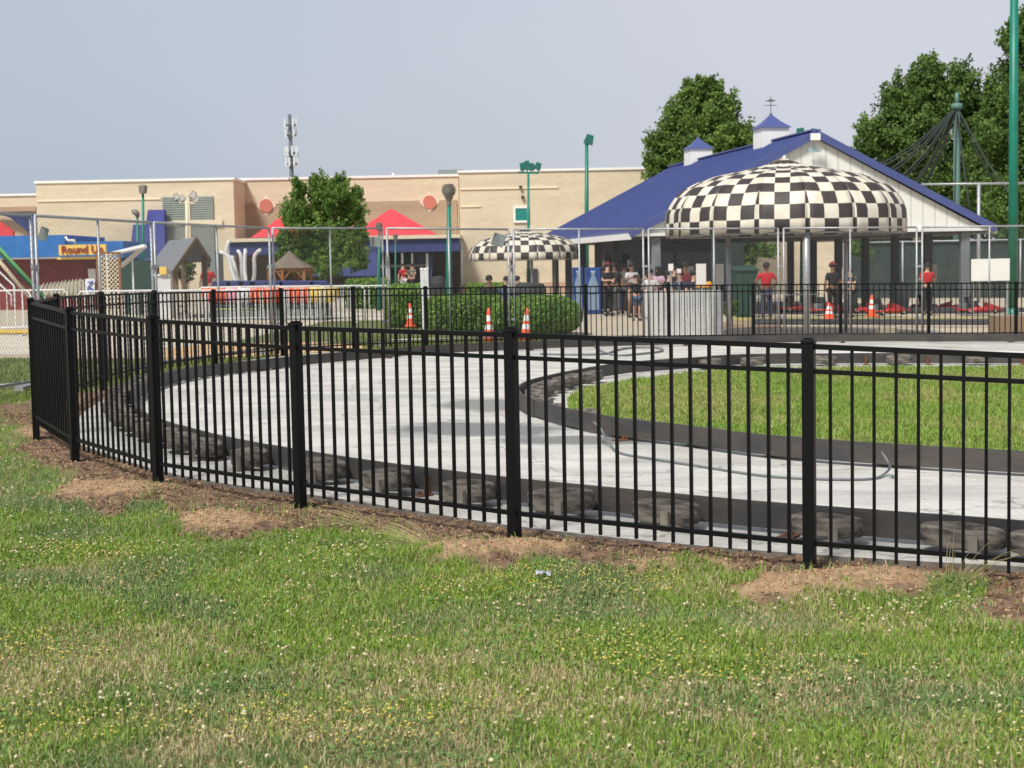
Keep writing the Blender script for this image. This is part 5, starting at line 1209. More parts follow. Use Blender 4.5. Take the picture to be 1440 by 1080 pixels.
globe_lamp(533, 58, 318, 5.5, 'globe lamp on teal pole just behind the square grey tag')
globe_lamp(556, 66, 333, 4, 'small thin globe lamp in front of the entrance doors', .05)
globe_lamp(408-3, 66, 388, .01, 'short teal post beside the gazebo') if False else None
def box_lamp(px, D, ytop, w, h, lab):
    q = col(px, D); c = wp(px, ytop, D); root = thing('street_lamp', lab, 'street lamp', q, 'box headed lamps at left')
    b = MB(); b.smooth = True; b.tube([(q.x, D, q.z-.1), (c.x, D, c.z)], .085, 10, .045); b.build('pole', M['green_p'], root)
    s = D/F; b = MB(); b.bbox(c.x-w*s/2, c.x+w*s/2, D-w*s/2, D+w*s/2, c.z-h*s/2, c.z+h*s/2, .05)
    b.v = [((x-c.x)*(1-.25*((c.z+h*s/2-z)/(h*s)))+c.x, y, z) for x, y, z in b.v]; b.build('lamp_head', M['lampb'], root)
box_lamp(201, 60, 266, 11.5, 12, 'taller box-headed lamp at left in front of the dark blue awning tower'); 
q = col(195, 64); c = wp(193, 303, 64); root = thing('street_lamp', 'shorter lamp with drooping oval head left of the box-headed lamp', 'street lamp', q)
b = MB(); b.smooth = True; b.tube([(q.x, 64, q.z-.1), (c.x, 64, c.z)], .08, 8, .05); b.build('pole', M['green_p'], root)
b = MB(); b.smooth = True; b.lathe([(0, -.2), (.08, -.15), (.16, 0), (.12, .12), (0, .15)], (0, 0, 0), 12, 'x'); b.v = [(x+c.x-.05, y+64, z+c.z+.1-x*.5) for x, y, z in b.v]; b.build('lamp_head', M['lampb'], root)
def flood(px, D, yt, heads, lab, m='green_p', pr=.07, crossw=0, py0=None, hs=.3):
    q = col(px, D); c = wp(px, yt, D); root = thing('floodlight_pole', lab, 'floodlight', q, 'floodlight poles'); q.x = q.x
    b = MB(); b.smooth = True; b.tube([(q.x, D, q.z-.1), (c.x, D, c.z)], pr, 10, pr*.65); b.build('pole', M[m], root)
    if crossw:
        b = MB(); b.bar((c.x-crossw, D, c.z), (c.x+crossw, D, c.z-.05), .07); b.build('crossarm', M[m], root)
    for (dx, dz, tilt, w) in heads:
        b = MB(); s = w; cx_, cz_ = c.x+dx, c.z+dz
        P = [(-.5, -.5), (.5, -.5), (.35, .5), (-.35, .5)]; th = tilt
        vs = []
        for yy, sc_ in ((-.25, 1.0), (.25, .6)):
            for ax, az in P: x_, z_ = ax*s*sc_, az*s*sc_; vs.append((cx_+x_*math.cos(th)-z_*math.sin(th), D+yy*s, cz_+x_*math.sin(th)+z_*math.cos(th)))
        b.add(vs, [(0, 1, 2, 3), (7, 6, 5, 4), (0, 4, 5, 1), (1, 5, 6, 2), (2, 6, 7, 3), (3, 7, 4, 0)]); b.bar((c.x+dx, D, c.z), (cx_, D, cz_), .05)
        o = b.build('floodlight_head', M[m] if m != 'cream' else M['lampb'], root, bevel=.01); WL[o.name] = WL[root.name]
        b = MB(); b.add([(v[0]*.8+cx_*.2, v[1]-.012, v[2]*.8+cz_*.2) for v in vs[:4]], [(0, 1, 2, 3)]); b.build('lens', M['lens'] if m == 'cream' else M['glens'], o)
flood(743, 62, 242, [(-.2, .22, .25, .32), (.12, .2, -.1, .3), (.38, .22, -.35, .3), (-.05, .32, .1, .26)], 'green pole with four clustered floodlights above the small checkered canopy', crossw=.4)
flood(825, 78, 200, [(.12, .12, -.3, .5)], 'tall green pole with one floodlight behind the left blue roof slope', pr=.13)
flood(263, 70, 284, [(-.45, .25, .5, .3), (-.2, .18, .6, .28), (.3, .3, -.5, .34), (.42, .1, -.6, .28)], 'cream pole with paired lamps in front of the grey louvres', m='cream', pr=.1, crossw=.35)
flood(1134, 76, 196, [(-.3, .3, .1, .5), (.35, .28, -.2, .45)], 'green twin floodlights peeking over the pavilion ridge by the gable peak', crossw=.4)
flood(1127, 70, 338, [(.15, .05, 0, .2)], 'thin green pole seen through the pavilion between dark columns', pr=.09)
# thick pole at right
q = col(1424, 50); c = wp(1429.5, -60, 50); root = thing('light_pole', 'thick teal green pole rising out of the picture at the right edge', 'pole', q)
b = MB(); b.smooth = True; b.tube([(q.x, 50, q.z-.1), (q.x, 50, c.z)], .155, 16, .125); b.build('shaft', M['green_p'], root)
b = MB(); b.smooth = True; b.lathe([(.26, 0), (.26, .05), (.2, .06), (.18, .25)], q, 16); b.build('base_flange', M['green_p'], root)
# netting mast
q = col(1345, 84); c = wp(1346.5, 130, 84); root = thing('netting_mast', 'pale green mast with drooping dark net cables in front of the trees', 'mast', q)
b = MB(); b.smooth = True; b.tube([(q.x, 84, q.z-.1), (q.x+.0, 84, c.z-.7)], .2, 12, .17); b.tube([(q.x, 84, c.z-.7), (q.x, 84, c.z)], .1, 8); b.lathe([(.17, -.9), (.3, -.85), (.3, -.6), (.1, -.55)], (q.x, 84, c.z), 12); b.build('mast_pole', mat('pale_green_mast', (.10, .20, .17), .6), root)
b = MB(); b.smooth = True; T = Vector((q.x, 84, c.z-.75))
for k, (ex_, ey_) in enumerate(((1228, 236), (1245, 243), (1262, 254), (1280, 266), (1297, 262), (1342, 300), (1402, 262), (1365, 300), (1430, 285))):
    E = wp(ex_, ey_, 84-(k % 3)*2); m0 = T.lerp(E, .5)+Vector((0, 0, -.35)); 
    for dy in ((0, .18) if k < 5 else (0,)): b.tube(catmull([T, m0+Vector((0, 0, -dy)), E+Vector((0, 0, -dy))], 1.5), .05, 5)
b.build('net_cable', M['netting'], root)
# backstop frame
root = thing('backstop_frame', 'grey pipe frame crossing behind the right eave of the pavilion', 'frame', wp(1376, 420, 70)); b = MB(); b.smooth = True
b.tube([wp(1296, 259.5, 70), wp(1480, 257, 70)], .06, 6); b.tube([wp(1376.5, 259, 70), Vector((wp(1376.5, 259, 70).x, 70, -.6))], .08, 6); b.build('pipe', M['galv'], root)
# windscreen
ws_ = thing('windscreen_fence', 'dark green fabric windscreen fence behind the right half of the pavilion', 'fence', wp(1300, 430, 80)); x0, x1, z0, z1 = ext(1186, 1700, 338, 440, 80)
b = MB(); b.box(x0, x1, 80, 80.04, -1, z1); b.build('fabric', M['screen'], ws_); b = MB(); b.smooth = True
k = x0
while k < x1: b.tube([(k, 79.9, -1), (k, 79.9, z1+.1)], .05, 6); k += 3
b.tube([(x0, 79.9, z1+.05), (x1, 79.9, z1+.05)], .04, 6); b.build('posts', M['galv'], ws_)
ws2 = thing('windscreen_fence', 'dark green screened enclosure behind the seated people', 'fence', wp(1000, 430, 73)); x0, x1, z0, z1 = ext(915, 1046, 338, 430, 73); b = MB(); b.box(x0, x1, 73, 73.05, -.7, z1); b.build('fabric', M['screen'], ws2)
# cell tower
q = wp(411, 250, 190); ct = thing('cell_tower', 'distant cell tower with white antenna panels behind the brick building', 'tower', (q.x, 190, zg(q.x)))
b = MB(); b.smooth = True; top_ = wp(408, 161, 190); b.tube([(q.x, 190, -1), (q.x-.1, 190, top_.z)], .34, 10, .2); b.build('mast', M['mast'], ct)
for (y0, y1, hw, n) in ((167, 180, 8.5, 4), (182, 193, 8, 4), (206, 219, 8.5, 4), (222, 234, 8.5, 4)):
    zt, zb_ = wp(409, y0, 190).z, wp(409, y1, 190).z; r = hw*190/F
    b = MB(); b.tube([(q.x+math.cos(2*PI*k/9)*r*.9, 190+math.sin(2*PI*k/9)*r*.9, (zt+zb_)/2-.2) for k in range(10)], .07, 5)
    for k in range(3): b.bar((q.x, 190, (zt+zb_)/2-.5), (q.x+math.cos(2*PI*k/3)*r, 190+math.sin(2*PI*k/3)*r, (zt+zb_)/2-.2), .1)
    o = b.build('platform_ring', M['mast'], ct); WL[o.name] = WL[ct.name]
    for k in range(8):
        if (k*3+int(y0)) % 5 == 0: continue
        a = 2*PI*k/8+y0; ax, ay = q.x+math.cos(a)*r, 190+math.sin(a)*r; b = MB(); b.box(ax-.10, ax+.10, ay-.07, ay+.07, zb_, zt); b.build('antenna_panel', M['antenna'], o)

# ------------------------------------------------------------------ machines, bins, boxes
def vend(px0, px1, y0, D, lab, small=False):
    x0, x1, z0, z1 = ext(px0, px1, y0, 442, D); zb = zg(x0)-.05; root = thing('vending_machine', lab, 'vending machine', ((x0+x1)/2, D, zb), 'blue vending machines')
    b = MB(); b.bbox(x0, x1, D, D+.7, zb, z1, .02); b.build('cabinet', M['vblue'], root)
    b = MB(); xm = (x0+x1)/2; w = (x1-x0)*.36; h = z1-zb; b.box(xm-w, xm+w, D-.02, D, zb+.12, zb+h*.42); b.build('dispensing_panel', M['vpale'], root)
    b = MB(); b.smooth = True; b.lathe([(w*.9, h*.45), (w*.95, h*.6), (w*.8, h*.68), (w*.35, h*.8), (w*.3, h*.86), (w*.42, h*.87), (w*.42, h*.93), (0, h*.93)], (xm, D, zb), 16); b.v = [(x, D-.01+(y-D)*.12, z) for x, y, z in b.v]; b.build('bottle_print', M['vpale'], root)
vend(824, 845, 376, 53.5, 'blue vending machine with large pale bottle print left of the man in black'); vend(806, 820, 376, 55, 'narrower blue vending machine partly hidden behind a dark column')
def wheelie(p0, p1, y0, D, lab, m='dgreen'):
    x0, x1, z0, z1 = ext(p0, p1, y0, 440, D); zb = zg(x0)-.05; root = thing('dumpster', lab, 'bin', ((x0+x1)/2, D, zb))
    b = MB(); b.prism([(x0+.1, D+.1, zb+.05), (x1-.1, D+.1, zb+.05), (x1-.1, D+.9, zb+.05), (x0+.1, D+.9, zb+.05)], (0, 0, .01)); b.add([(x0+.08, D+.08, zb), (x1-.08, D+.08, zb), (x1-.08, D+.92, zb), (x0+.08, D+.92, zb), (x0, D, z1), (x1, D, z1), (x1, D+1, z1), (x0, D+1, z1)], [(0, 3, 2, 1), (4, 5, 6, 7), (0, 1, 5, 4), (1, 2, 6, 5), (2, 3, 7, 6), (3, 0, 4, 7)])
    for k in range(1, 4): xx = x0+(x1-x0)*k/4; b.box(xx-.03, xx+.03, D-.03, D+.05, zb+.1, z1-.1)
    b.build('body', M[m], root); b = MB(); b.prism([(x0-.04, D-.05, z1), (x1+.04, D-.05, z1), (x1+.04, D+1, z1+.12), (x0-.04, D+1, z1+.12)], (0, 0, .05)); b.build('lid', M[m], root)
wheelie(1034, 1066, 381, 50, 'dark green bin enclosure left of the worker in the red shirt')
wheelie(1262, 1281, 404, 55, 'olive grey bin between dark columns under the pavilion', 'tag')
def trash(px, D, ytop, lab, w=.28):
    q = col(px, D); h = wp(px, ytop, D).z-q.z; root = thing('trash_can', lab, 'trash can', q, 'dark trash cans'); b = MB(); b.smooth = True
    b.lathe([(w*.85, 0), (w, .1), (w, h*.72), (w*1.05, h*.73), (w*1.05, h*.78)], q, 14); b.build('bin', M['dcol'], root); b = MB(); b.lathe([(w*1.05, h*.78), (w*.9, h*.95), (w*.4, h), (0, h)], q, 14); b.build('lid', M['dark'], root)
trash(617, 60, 388, 'black trash can right of the white square posts'); trash(744, 46, 397, 'dark trash can beside the small canopy pole', .5); 
b = MB(); x0, x1, z0, z1 = ext(741, 757, 377, 410, 90); b.box(x0, x1, 91.85, 91.99, -.8, wp(749, 378, 91.9).z); o = b.build('door', M['dark'], mall)
# chest of plywood, stone, plastic heap
b = MB(); x0, x1, z0, z1 = ext(1404, 1470, 444, 475, 35.3); b.bbox(x0, x1, 35.3, 36.0, zg(x0)-.1, z1, .01); one('plywood_box', b, M['cardb'], 'brown plywood box at the foot of the thick green pole', 'box', loc=(x0, 35.3, zg(x0)))
b = MB(); x0, x1, z0, z1 = ext(1239, 1263, 458, 476, 35); b.bbox(x0, x1, 35, 35.4, zg(x0)-.1, z1, .05); one('stone_block', b, M['stone'], 'beige stone block behind the far fence', 'block', loc=(x0, 35, zg(x0)))
def heap(px, D, w, h, lab):
    q = col(px, D); b = MB(); rd = random.Random(int(px)); G = 10
    vs = [(q.x+(i/G-.5)*w, D+(j/G-.5)*.5, q.z-.05+(h+rd.uniform(-.04, .04))*math.sin(i/G*PI)*math.sin(j/G*PI)) for j in range(G+1) for i in range(G+1)]
    b.add(vs, [(j*(G+1)+i, j*(G+1)+i+1, (j+1)*(G+1)+i+1, (j+1)*(G+1)+i) for j in range(G) for i in range(G)]); o = one('plastic_sheet', b, M['plastic'], lab, 'plastic sheet', 'white plastic sheets lying behind the far fence', loc=q); md = o.modifiers.new('t', 'SOLIDIFY'); md.thickness = .004
heap(1292, 34.6, .55, .13, 'crumpled white plastic sheet left of another behind the far fence'); heap(1314, 34.4, .3, .22, 'small bunched white plastic beside a far fence post')
heap(1113, 34.6, .25, .08, 'flat white plastic scrap below the crowd barriers')
# kart track low barriers
def lowbar(p0, p1, D, y, lab):
    a = gnd(p0, y); c = gnd(p1, y+.5); b = MB(); b.bar(a+Vector((0, 0, .07)), c+Vector((0, 0, .07)), .25, .16); o = one('kerb_barrier', b, M['dcol'], lab, 'kerb barrier', 'low dark barriers of the small kart track', loc=a, bevel=.03)
lowbar(1060, 1402, 0, 456, 'nearer long dark kerb barrier behind the far fence'); lowbar(1098, 1460, 0, 438, 'farther long dark kerb barrier under the pavilion front')

# ------------------------------------------------------------------ go-karts
def kart():
    r = thing('go_kart', '', 'go-kart', (0, 0, 0), 'red go-karts under the pavilion')
    b = MB(); b.bar((-.85, -.3, .13), (.85, -.3, .13), .05); b.bar((-.85, .3, .13), (.85, .3, .13), .05); b.bbox(-.8, .8, -.33, .33, .07, .11, .01); b.build('chassis', M['dcol'], r)
    b = MB(); b.smooth = True; P = [(-1.05, -.6, .1), (-1.1, 0, .1), (-1.05, .6, .1), (0, .68, .1), (1.0, .6, .1), (1.08, 0, .1), (1.0, -.6, .1), (0, -.68, .1), (-1.05, -.6, .1)]
    b.tube([(x, y, .2) for x, y, z in P], .045, 8); b.bbox(-.5, .35, -.66, -.40, .1, .3, .04); b.bbox(-.5, .35, .40, .66, .1, .3, .04); b.build('bumper', M['red'], r)
    b = MB(); b.prism([(.35, -.35, .12), (.98, -.28, .12), (.98, -.2, .32), (.35, -.28, .5)], (0, .6, 0)); b.build('nose', M['red'], r)
    b = MB(); b.bbox(-.5, -.05, -.25, .25, .14, .26, .03); b.prism([(-.5, -.25, .24), (-.38, -.25, .24), (-.55, -.25, .78), (-.65, -.25, .78)], (0, .5, 0)); b.build('seat', M['dark'], r)
    b = MB(); b.smooth = True; b.tube([(.35+math.sin(a)*.03, math.cos(a)*.15, .55+math.sin(a)*.13) for a in [2*PI*k/14 for k in range(15)]], .015, 6); b.tube([(.6, 0, .3), (.36, 0, .55)], .015, 6); b.build('steering_wheel', M['dark'], r)
    b = MB(); b.bbox(-.98, -.62, -.22, .2, .14, .48, .03); b.build('engine', M['gcol'], r)
    b = MB(); b.smooth = True; b.tube([(-.6, -.3, .15), (-.65, -.3, .95), (-.65, .3, .95), (-.6, .3, .15)], .02, 6); b.build('roll_hoop', M['dcol'], r)
    for sx in (-.65, .68):
        for sy in (-.48, .48):
            b = MB(); b.smooth = True; b.lathe([(.07, -.07), (.13, -.075), (.145, -.05), (.145, .05), (.13, .075), (.07, .07)], (sx, sy, .145), 16, 'y', closed=True); w = b.build('wheel', M['dark'], r)
            b = MB(); b.lathe([(0, -.05), (.075, -.05), (.075, .05), (0, .05)], (sx, sy, .145), 12, 'y'); b.build('rim', M['whitem'], w)
    return r
k0 = kart(); ks = [(1376, 52, .1, 'red go-kart in front of the largest white board'), (1348, 55, 2.9, 'red go-kart just left of the right front column'), (1300, 56, 1.2, 'red go-kart behind the red-shirted worker at right'), (1214, 52, .3, 'red go-kart between the two orange cones at right'), (1163, 52, .8, 'red go-kart behind the squat cone'), (1122, 54, .2, 'red go-kart behind the right crowd barrier'), (1095, 56, .1, 'red go-kart behind the thick canopy pole'), (1246, 50.5, .5, 'red go-kart right of the taller far cone')]
for i, (px, D, rz, lab) in enumerate(ks):
    o = k0 if i == 0 else copy_tree(k0); place(o, col(px, D), rz, lab); o.scale = (.66, .66, .72)

# ------------------------------------------------------------------ people
def skin_obj(name, nodes, edges, m, parent, lvl=1):
    me = bpy.data.meshes.new(name); bm = bmesh.new(); ly = bm.verts.layers.skin.verify(); V = []
    for i, (p, r) in enumerate(nodes):
        v = bm.verts.new(p); rr = r if isinstance(r, tuple) else (r, r); v[ly].radius = rr; v[ly].use_root = (i == 0); V.append(v)
    for a, c in edges: bm.edges.new((V[a], V[c]))
    bm.to_mesh(me); bm.free(); me.materials.append(m); o = bpy.data.objects.new(name, me); C.objects.link(o); o.parent = parent
    sk = o.modifiers.new('skin', 'SKIN'); sk.use_smooth_shade = True; ss = o.modifiers.new('sub', 'SUBSURF'); ss.levels = lvl; ss.render_levels = lvl; return o
def person(px, D, rz, pose, lab, top='sb', bot='sb', skin='skin1', hair='hairm', cap=None, H=1.72, longhair=False, zoff=0, shorts=False, vest=None):
    q = col(px, D); root = thing('person', lab, 'person', (q.x, q.y, q.z-.05+zoff), None, rz); s = H/1.72
    sit = pose == 'sit'; bd = Vector((0, 0, 0)) if not sit else Vector((0, 0, -.42))
    def P(x, y, z): return (x*s, y*s, z*s)
    hip = .92+bd.z; N = [(P(0, 0, hip), (.15*s, .10*s)), (P(0, 0, hip+.2), (.125*s, .09*s)), (P(0, 0, hip+.42), (.165*s, .10*s)), (P(0, 0, hip+.52), (.06*s, .055*s)), (P(0, -.015, hip+.60), (.065*s, .075*s)), (P(0, -.01, hip+.72), (.082*s, .095*s)), (P(0, 0, hip+.79), (.06*s, .07*s))]
    E = [(0, 1), (1, 2), (2, 3), (3, 4), (4, 5), (5, 6)]; arms_ = []; legs_ = []
    ap = {'stand': ((.27, 0, .02), (.29, -.06, -.22)), 'fold': ((.25, -.04, .06), (.02, -.24, .10)), 'hips': ((.34, .03, .08), (.19, -.08, -.08)), 'sit': ((.25, -.06, .05), (.14, -.32, .02)), 'reach': ((.27, -.12, .1), (.2, -.38, .2)), 'phone': ((.25, -.05, .08), (.07, -.26, .24))}[pose]
    for sx in (-1, 1):
        b0 = len(N); e_, h_ = ap
        N += [(P(sx*.17, 0, hip+.46), .052*s), (P(sx*e_[0], e_[1], hip+.17+e_[2]), .04*s), (P(sx*h_[0], h_[1], hip+.14+h_[2]), .028*s), (P(sx*(h_[0]-.01), h_[1]-.05, hip+.10+h_[2]), (.035*s, .018*s)), (P(sx*(h_[0]-.01), h_[1]-.09, hip+.06+h_[2]), (.028*s, .012*s))]
        E += [(2, b0), (b0, b0+1), (b0+1, b0+2), (b0+2, b0+3), (b0+3, b0+4)]; arms_.append(b0)
        b1 = len(N)
        if sit: pts = [(sx*.1, -.05, hip-.03), (sx*.13, -.42, hip+.03), (sx*.13, -.44, .1), (sx*.13, -.46, .05), (sx*.14, -.58, .03)]
        else: pts = [(sx*.095, 0, hip-.06), (sx*.11, -.02, .50), (sx*.115, .02, .10), (sx*.115, .0, .05), (sx*.125, -.14, .03)]
        N += [(P(*pts[0]), .085*s), (P(*pts[1]), .058*s), (P(*pts[2]), .04*s), (P(*pts[3]), .042*s), (P(*pts[4]), (.04*s, .025*s))]
        E += [(0, b1), (b1, b1+1), (b1+1, b1+2), (b1+2, b1+3), (b1+3, b1+4)]; legs_.append(b1)
    skin_obj('body', N, E, M[skin], root, 1)
    # shirt
    g = 1.14; sh = [(N[0][0], (.165*s, .115*s)), (N[1][0], (.145*s, .108*s)), (N[2][0], (.185*s, .12*s)), ((N[3][0][0], N[3][0][1], N[3][0][2]-.04*s), (.085*s, .075*s))]; se = [(0, 1), (1, 2), (2, 3)]
    for a in arms_:
        k = len(sh); m_ = Vector(N[a][0]).lerp(Vector(N[a+1][0]), .75); sh += [(N[a][0], .068*s), (tuple(m_), .058*s)]; se += [(2, k), (k, k+1)]
    skin_obj('shirt', sh, se, M[top], root, 1)
    if vest: skin_obj('vest', [((p[0], p[1], p[2]), (r[0]*1.06, r[1]*1.08)) for p, r in sh[:3]], [(0, 1), (1, 2)], M[vest], root, 1)
    tn = [(N[0][0], (.168*s, .118*s))]; te = []
    for a in legs_:
        k = len(tn); 
        if shorts: m_ = Vector(N[a][0]).lerp(Vector(N[a+1][0]), .95); tn += [(N[a][0], .105*s), (tuple(m_), .085*s)]; te += [(0, k), (k, k+1)]
        else: tn += [(N[a][0], .102*s), (N[a+1][0], .075*s), (N[a+2][0], .058*s)]; te += [(0, k), (k, k+1), (k+1, k+2)]
    skin_obj('trousers', tn, te, M[bot], root, 1)
    for a in legs_:
        p = Vector(N[a+3][0]); t = Vector(N[a+4][0]); b = MB(); b.smooth = True; b.tube([p+Vector((0, .05*s, -.01)), p+Vector((0, 0, -.005)), t, t+Vector((0, -.04, -.005))], [.04*s, .052*s, .045*s, .02*s], 8); b.build('shoe', M['dark'], root, world=False)
    # head details
    hc = Vector(P(0, -.01, hip+.70)); b = MB(); b.smooth = True
    pr = [(0, .135), (.06, .125), (.09, .09), (.1, .04), (.098, -.01 if not longhair else -.16), (.08, -.03 if not longhair else -.2)]
    b.lathe([(r*s, z*s) for r, z in pr], (0, 0, 0), 14); b.v = [(x, y*1.15+(.028 if z < .07*s else .01)*s, z) for x, y, z in b.v]; b.v = [(x+hc.x, y+hc.y, z+hc.z) for x, y, z in b.v]; b.build('hair', M[hair], root, world=False)
    b = MB(); b.smooth = True
    for sx in (-1, 1): b.lathe([(0, -.012*s), (.011*s, 0), (0, .012*s)], (hc.x+sx*.032*s, hc.y-.088*s, hc.z+.0*s), 8, 'y')
    b.build('eyes', M['dark'], root, world=False)
    b = MB(); b.smooth = True; b.lathe([(.004, .03), (.014, -.005), (.018, -.018), (0, -.025)], (hc.x, hc.y-.096*s, hc.z-.015*s), 8); b.build('nose', M[skin], root, world=False)
    if cap:
        b = MB(); b.smooth = True; b.lathe([(0, .15*s), (.07*s, .135*s), (.105*s, .09*s), (.11*s, .05*s)], hc, 14); b.add([(hc.x-.08, hc.y-.08, hc.z+.055*s), (hc.x+.08, hc.y-.08, hc.z+.055*s), (hc.x+.06, hc.y-.2, hc.z+.045*s), (hc.x-.06, hc.y-.2, hc.z+.045*s), (hc.x-.08, hc.y-.08, hc.z+.07*s), (hc.x+.08, hc.y-.08, hc.z+.07*s), (hc.x+.06, hc.y-.2, hc.z+.055*s), (hc.x-.06, hc.y-.2, hc.z+.055*s)], [(3, 2, 1, 0), (4, 5, 6, 7), (0, 1, 5, 4), (1, 2, 6, 5), (2, 3, 7, 6), (3, 0, 4, 7)]); b.build('cap', M[cap], root, world=False)
    return root
person(855, 51.5, .6, 'fold', 'person in black clothes and red cap with folded arms by the vending machine', 'sb', 'sb', cap='sm')
person(865, 53, -.3, 'stand', 'person in black seen behind the one with the red cap', 'sb', 'sg', skin='skin2')
person(889, 50, .5, 'phone', 'person in white shirt and khaki shorts looking down beside a dark column', 'sw', 'sk', skin='skin2', shorts=True)
person(895, 47, 0, 'stand', 'child in dark top and denim shorts in front of the adult in white', 'sb', 'sj', H=1.35, shorts=True, skin='skin1')
person(908, 47, PI, 'stand', 'person in black leaning near the left end of the slatted screen', 'sb', 'sb', H=1.5)
person(915, 46, .2, 'sit', 'seated person in white and red shirt at the left end of the screen', 'sw', 'sr', zoff=.22)
person(942, 44, .7, 'sit', 'seated person in black behind the slatted screen below a small notice', 'sb', 'sb', zoff=.2)
person(957, 43.5, -.7, 'sit', 'seated person in navy turned left behind the slatted screen', 'sn', 'sj', zoff=.2, hair='hairb')
person(964, 46, .2, 'stand', 'standing person in maroon behind the seated group', 'sm', 'sb', skin='skin2')
person(976, 43.5, .9, 'sit', 'seated person in dark blue leaning right behind the screen', 'sn', 'sb', zoff=.2, skin='skin1')
person(990, 43, PI-.4, 'sit', 'seated person with long hair and orange top at the right of the group', 'so', 'sj', longhair=True, hair='hairb', zoff=.2, skin='skin2')
person(1078, 47, PI, 'hips', 'worker in red shirt and dark shorts seen from behind near the green bins', 'sr', 'sn', skin='skin2')
person(1304, 52, PI, 'fold', 'worker in red shirt standing before a dark column at right', 'sr', 'sb', skin='skin1')
person(1171, 49, .4, 'stand', 'person in black with dark red cap behind the squat cone', 'sb', 'sb', skin='skin2', cap='sm')
person(294, 54, PI, 'stand', 'small figure in red shirt beside the timber shelter', 'sr', 'sn')
person(568, 84, .3, 'stand', 'person in red shirt and white trousers at the entrance doors', 'sr', 'sw')
person(580, 82, -.4, 'reach', 'person in patterned grey shirt walking by the entrance doors', 'sg', 'sb', skin='skin1')
person(689, 44, .2, 'sit', 'person in black sitting beyond the low hedge left of a chain-link joint', 'sb', 'sb', skin='skin2', zoff=.05)
person(713, 47, -.2, 'sit', 'person in dark clothes sitting beyond the rounded hedge near the chain-link joint', 'sj', 'sb')
person(728, 48, .5, 'sit', 'person in dark shirt and white shoes sitting beside the dark trash can', 'sb', 'sn')
person(849, 54, .9, 'stand', 'person in dark red shirt just right of the vending machines', 'sm', 'sb', skin='skin2', H=1.6)
person(879, 54, 2.6, 'stand', 'person in grey shirt standing behind the adult in white', 'sg', 'sn', skin='skin2')
person(926, 47, -.5, 'phone', 'person in mauve top standing before the grey front column', 'sp', 'sb', H=1.6, longhair=True)
person(949, 46, .4, 'stand', 'standing person in black behind the seated group, between two small notices', 'sb', 'sb', H=1.6)
person(1196, 50, -.8, 'reach', 'person in black leaning over the karts between the two far cones', 'sb', 'sb', skin='skin1', H=1.55)
# chairs for the seated
def stool(px, D, rz, lab, h=.5):
    q = col(px, D); root = thing('chair', lab, 'chair', q, 'dark chairs under the seated people', rz); b = MB(); b.bbox(-.22, .22, -.22, .22, h-.05, h, .01); b.build('seat', M['dcol'], root, world=False)
    b = MB(); b.bbox(-.22, .22, .2, .24, h+.02, h+.4, .01); b.build('backrest', M['dcol'], root, world=False)
    for sx in (-.19, .19):
        for sy in (-.19, .19): b = MB(); b.bar((sx, sy, -.05), (sx, sy, h-.04), .03); b.build('leg', M['galv'], root, world=False)
for px, D, rz, z, lab in ((915, 46, .2, .62, 'chair under the seated person in white and red'), (942, 44, .7, .6, 'chair under the seated person in black below a small notice'), (957, 43.5, -.7, .6, 'chair under the seated person in navy'), (976, 43.5, .9, .6, 'chair under the seated person leaning right'), (990, 43, PI-.4, .6, 'chair under the long-haired person in orange'), (689, 44, .2, .44, 'chair under the person in black beyond the low hedge'), (713, 47, -.2, .38, 'chair under the person in dark clothes near the chain-link joint'), (728, 48, .5, .38, 'chair under the person beside the dark trash can')): stool(px, D, rz, lab, z)

# ------------------------------------------------------------------ world, sun, render settings
SUN_EL, SUN_AZ = R(52), math.atan2(-.55, -.85)   # azimuth measured from +Y towards +X
sd = Vector((-.55, -.85, 0)).normalized()*math.cos(SUN_EL)+Vector((0, 0, math.sin(SUN_EL)))
sl = bpy.data.lights.new('sun', 'SUN'); sl.energy = 4.3; sl.angle = R(12.0); sl.color = (1, .965, .90)
so_ = bpy.data.objects.new('sun', sl); C.objects.link(so_); so_.rotation_euler = sd.to_track_quat('Z', 'Y').to_euler()
w = bpy.data.worlds.new('World'); bpy.context.scene.world = w; w.use_nodes = True; t = w.node_tree; bg = t.nodes['Background']
sky = nd(t, 'ShaderNodeTexSky'); sky.sky_type = 'NISHITA'; sky.sun_disc = False; sky.sun_elevation = SUN_EL; sky.sun_rotation = math.atan2(sd.x, sd.y); sky.dust_density = 4; sky.air_density = 1
tc = nd(t, 'ShaderNodeTexCoord'); mp = nd(t, 'ShaderNodeMapping'); mp.inputs['Scale'].default_value = (1, 1, 2.5); t.links.new(tc.outputs['Generated'], mp.inputs[0])
n1 = nd(t, 'ShaderNodeTexNoise', Scale=2.2, Detail=4, Roughness=.45); t.links.new(mp.outputs[0], n1.inputs['Vector'])
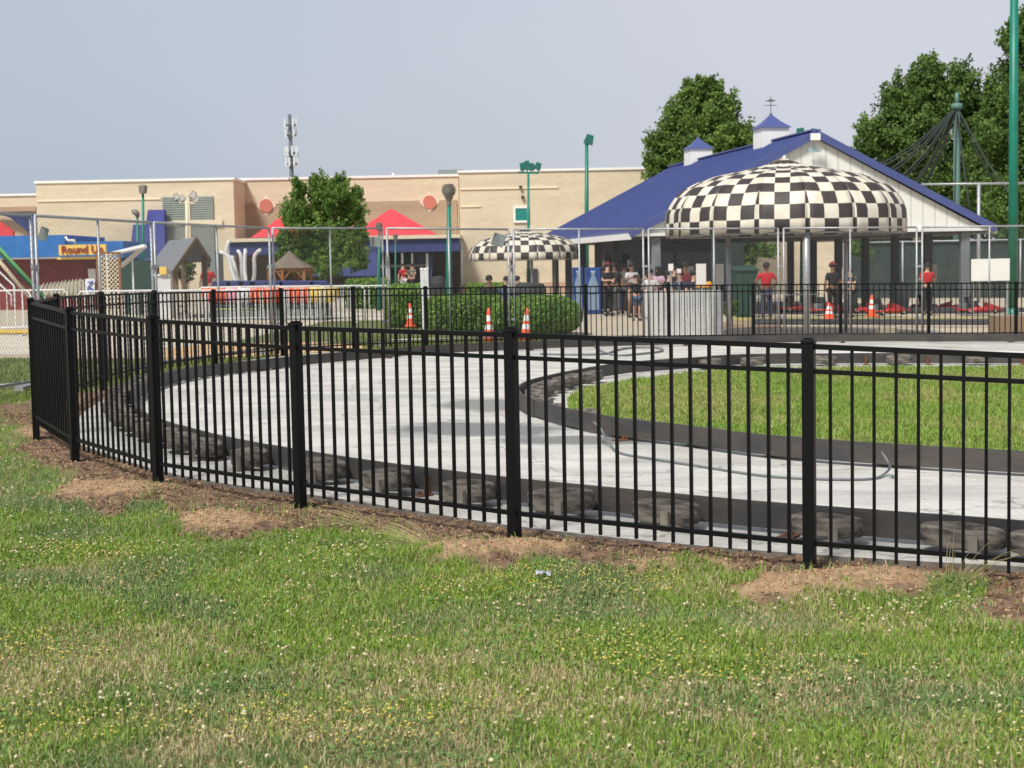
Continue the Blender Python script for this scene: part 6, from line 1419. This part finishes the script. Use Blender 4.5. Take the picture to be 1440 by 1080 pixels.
spx = nd(t, 'ShaderNodeSeparateXYZ'); t.links.new(tc.outputs['Generated'], spx.inputs[0])
mr = nd(t, 'ShaderNodeMapRange'); mr.inputs['From Min'].default_value = -.38; mr.inputs['From Max'].default_value = .38; t.links.new(spx.outputs[0], mr.inputs['Value'])
ma = nd(t, 'ShaderNodeMath', operation='MULTIPLY_ADD'); ma.inputs[1].default_value = .6; t.links.new(n1.outputs[0], ma.inputs[0]); t.links.new(mr.outputs[0], ma.inputs[2])
cr = nd(t, 'ShaderNodeValToRGB'); cr.color_ramp.elements[0].position = .12; cr.color_ramp.elements[1].position = 1.0
SK0, SK1 = (3.3, 4.05, 4.9), (5.4, 5.55, 6.2)
cr.color_ramp.elements[0].color = (*[c/8 for c in SK0], 1); cr.color_ramp.elements[1].color = (*[c/8 for c in SK1], 1); t.links.new(ma.outputs[0], cr.inputs[0])
sc = nd(t, 'ShaderNodeMix', data_type='RGBA', blend_type='MULTIPLY'); sc.inputs[0].default_value = 1; sc.inputs[7].default_value = (8, 8, 8, 1); t.links.new(cr.outputs[0], sc.inputs[6])
mx = nd(t, 'ShaderNodeMix', data_type='RGBA'); mx.inputs[0].default_value = .88; t.links.new(sky.outputs[0], mx.inputs[6]); t.links.new(sc.outputs[2], mx.inputs[7])
zr = nd(t, 'ShaderNodeMapRange'); zr.inputs['From Min'].default_value = .27; zr.inputs['From Max'].default_value = .75; zr.inputs['To Min'].default_value = 1.0; zr.inputs['To Max'].default_value = .42; t.links.new(spx.outputs[2], zr.inputs['Value'])
mz = nd(t, 'ShaderNodeMix', data_type='RGBA', blend_type='MULTIPLY'); mz.inputs[0].default_value = 1; t.links.new(mx.outputs[2], mz.inputs[6]); t.links.new(zr.outputs[0], mz.inputs[7]); t.links.new(mz.outputs[2], bg.inputs[0]); bg.inputs['Strength'].default_value = .115
sc_ = bpy.context.scene
sc_.view_settings.view_transform = 'Standard'; sc_.view_settings.look = 'None'; sc_.view_settings.exposure = .12; sc_.view_settings.gamma = 1
